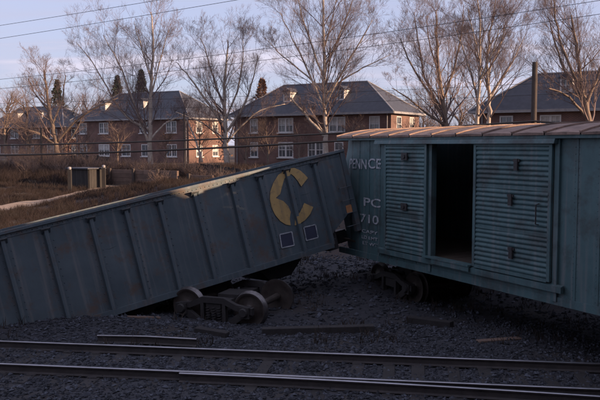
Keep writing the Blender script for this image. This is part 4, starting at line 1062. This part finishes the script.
# ------------------------------------------------------------------ ballast and weeds
nprng = np.random.default_rng(3)
def stones(n, xr, yr, smin, smax, seed):
    rngn = np.random.default_rng(seed)
    X = rngn.uniform(*xr, n); Y = rngn.uniform(*yr, n)
    keep = np.abs(X) < Y*.46+.4; X, Y = X[keep], Y[keep]; n = len(X)
    Z = np.array([gz(x, y) for x, y in zip(X, Y)]); S = smin+(smax-smin)*rngn.random(n)**2.2
    base = np.array([(1,0,0),(-1,0,0),(0,1,0),(0,-1,0),(0,0,1),(0,0,-1)], float)
    V = base[None]*S[:,None,None]*(rngn.uniform(.6,1.25,(n,6,1))) + rngn.normal(0,.18,(n,6,3))*S[:,None,None]
    V[:,:,2] *= .75; V += np.stack([X, Y, Z+S*.25], 1)[:,None]
    fb = np.array([(0,2,4),(2,1,4),(1,3,4),(3,0,4),(2,0,5),(1,2,5),(3,1,5),(0,3,5)])
    Fc = (fb[None]+6*np.arange(n)[:,None,None]).reshape(-1,3)
    return V.reshape(-1,3), Fc
v1, f1 = stones(42000, (-10,10), (10.5,17.5), .014, .055, 1)
v2, f2 = stones(26000, (-14,12), (17.5,35), .02, .08, 2)
V = np.concatenate([v1, v2]); Fc = np.concatenate([f1, f2+len(v1)])
me = bpy.data.meshes.new('ballast'); me.from_pydata(V.tolist(), [], Fc.tolist()); me.materials.append(M['gravel'])
o = bpy.data.objects.new('ballast', me); col.objects.link(o); tag(o, 'dark crushed stone ballast scattered over the track bed', 'gravel', kind='stuff')
ROAD = [(-40,34), (-20,41), (-14.5,47), (-12.5,52.5)]
def on_road(x, y):
    p = Vector((x, y))
    for a, b in zip(ROAD[:-1], ROAD[1:]):
        a, b = Vector(a), Vector(b); t = max(0, min(1, (p-a).dot(b-a)/(b-a).length_squared))
        if (p-a.lerp(b, t)).length < 1.25: return True
    return False
def weeds(name, label, n, xr, yr, h, seed, mat='weed', thr=.02):
    rng = random.Random(seed); mb = MB()
    for k in range(n):
        x, y = rng.uniform(*xr), rng.uniform(*yr)
        if abs(x) > y*.46+.5 or on_road(x, y): continue
        if noise.noise(Vector((x*.5, y*.5, 11))) < thr: continue
        for b in range(7):
            px, py = x+rng.gauss(0,.07), y+rng.gauss(0,.07); z = gz(px, py)-.01; L = h*rng.uniform(.4,1); lx, ly = rng.gauss(0,.35)*L, rng.gauss(0,.35)*L; w = .004+.004*rng.random()+h*.006
            n0 = len(mb.v); mb.v += [(px-w,py,z),(px+w,py,z),(px+lx*.4+w*.7,py+ly*.4,z+L*.6),(px+lx*.4-w*.7,py+ly*.4,z+L*.6),(px+lx,py+ly,z+L)]
            mb.f += [(n0,n0+1,n0+2,n0+3),(n0+3,n0+2,n0+4)]
    o = mb.build(name, M[mat]); tag(o, label, 'weeds', kind='stuff')
weeds('dry_weeds', 'thin dry weeds standing in the ballast', 900, (-9,9), (15.2,27), .28, 1)
weeds('bank_weeds', 'rough dead grass over the bank behind the wreck', 9000, (-26,18), (27,62), .5, 2)

M['brush'] = pmat('dead_brush', (.055,.036,.029), (.032,.022,.019), 1, .95)
weeds('dead_brush', 'dark dead brush growing along the fence below the houses', 9000, (-34,6), (53,64), 1.1, 3, 'brush', -.12)
weeds('bank_brush', 'low dark brush covering the earth bank behind the hopper car', 22000, (-24,8), (32,54), .38, 4, 'brush', -.4)
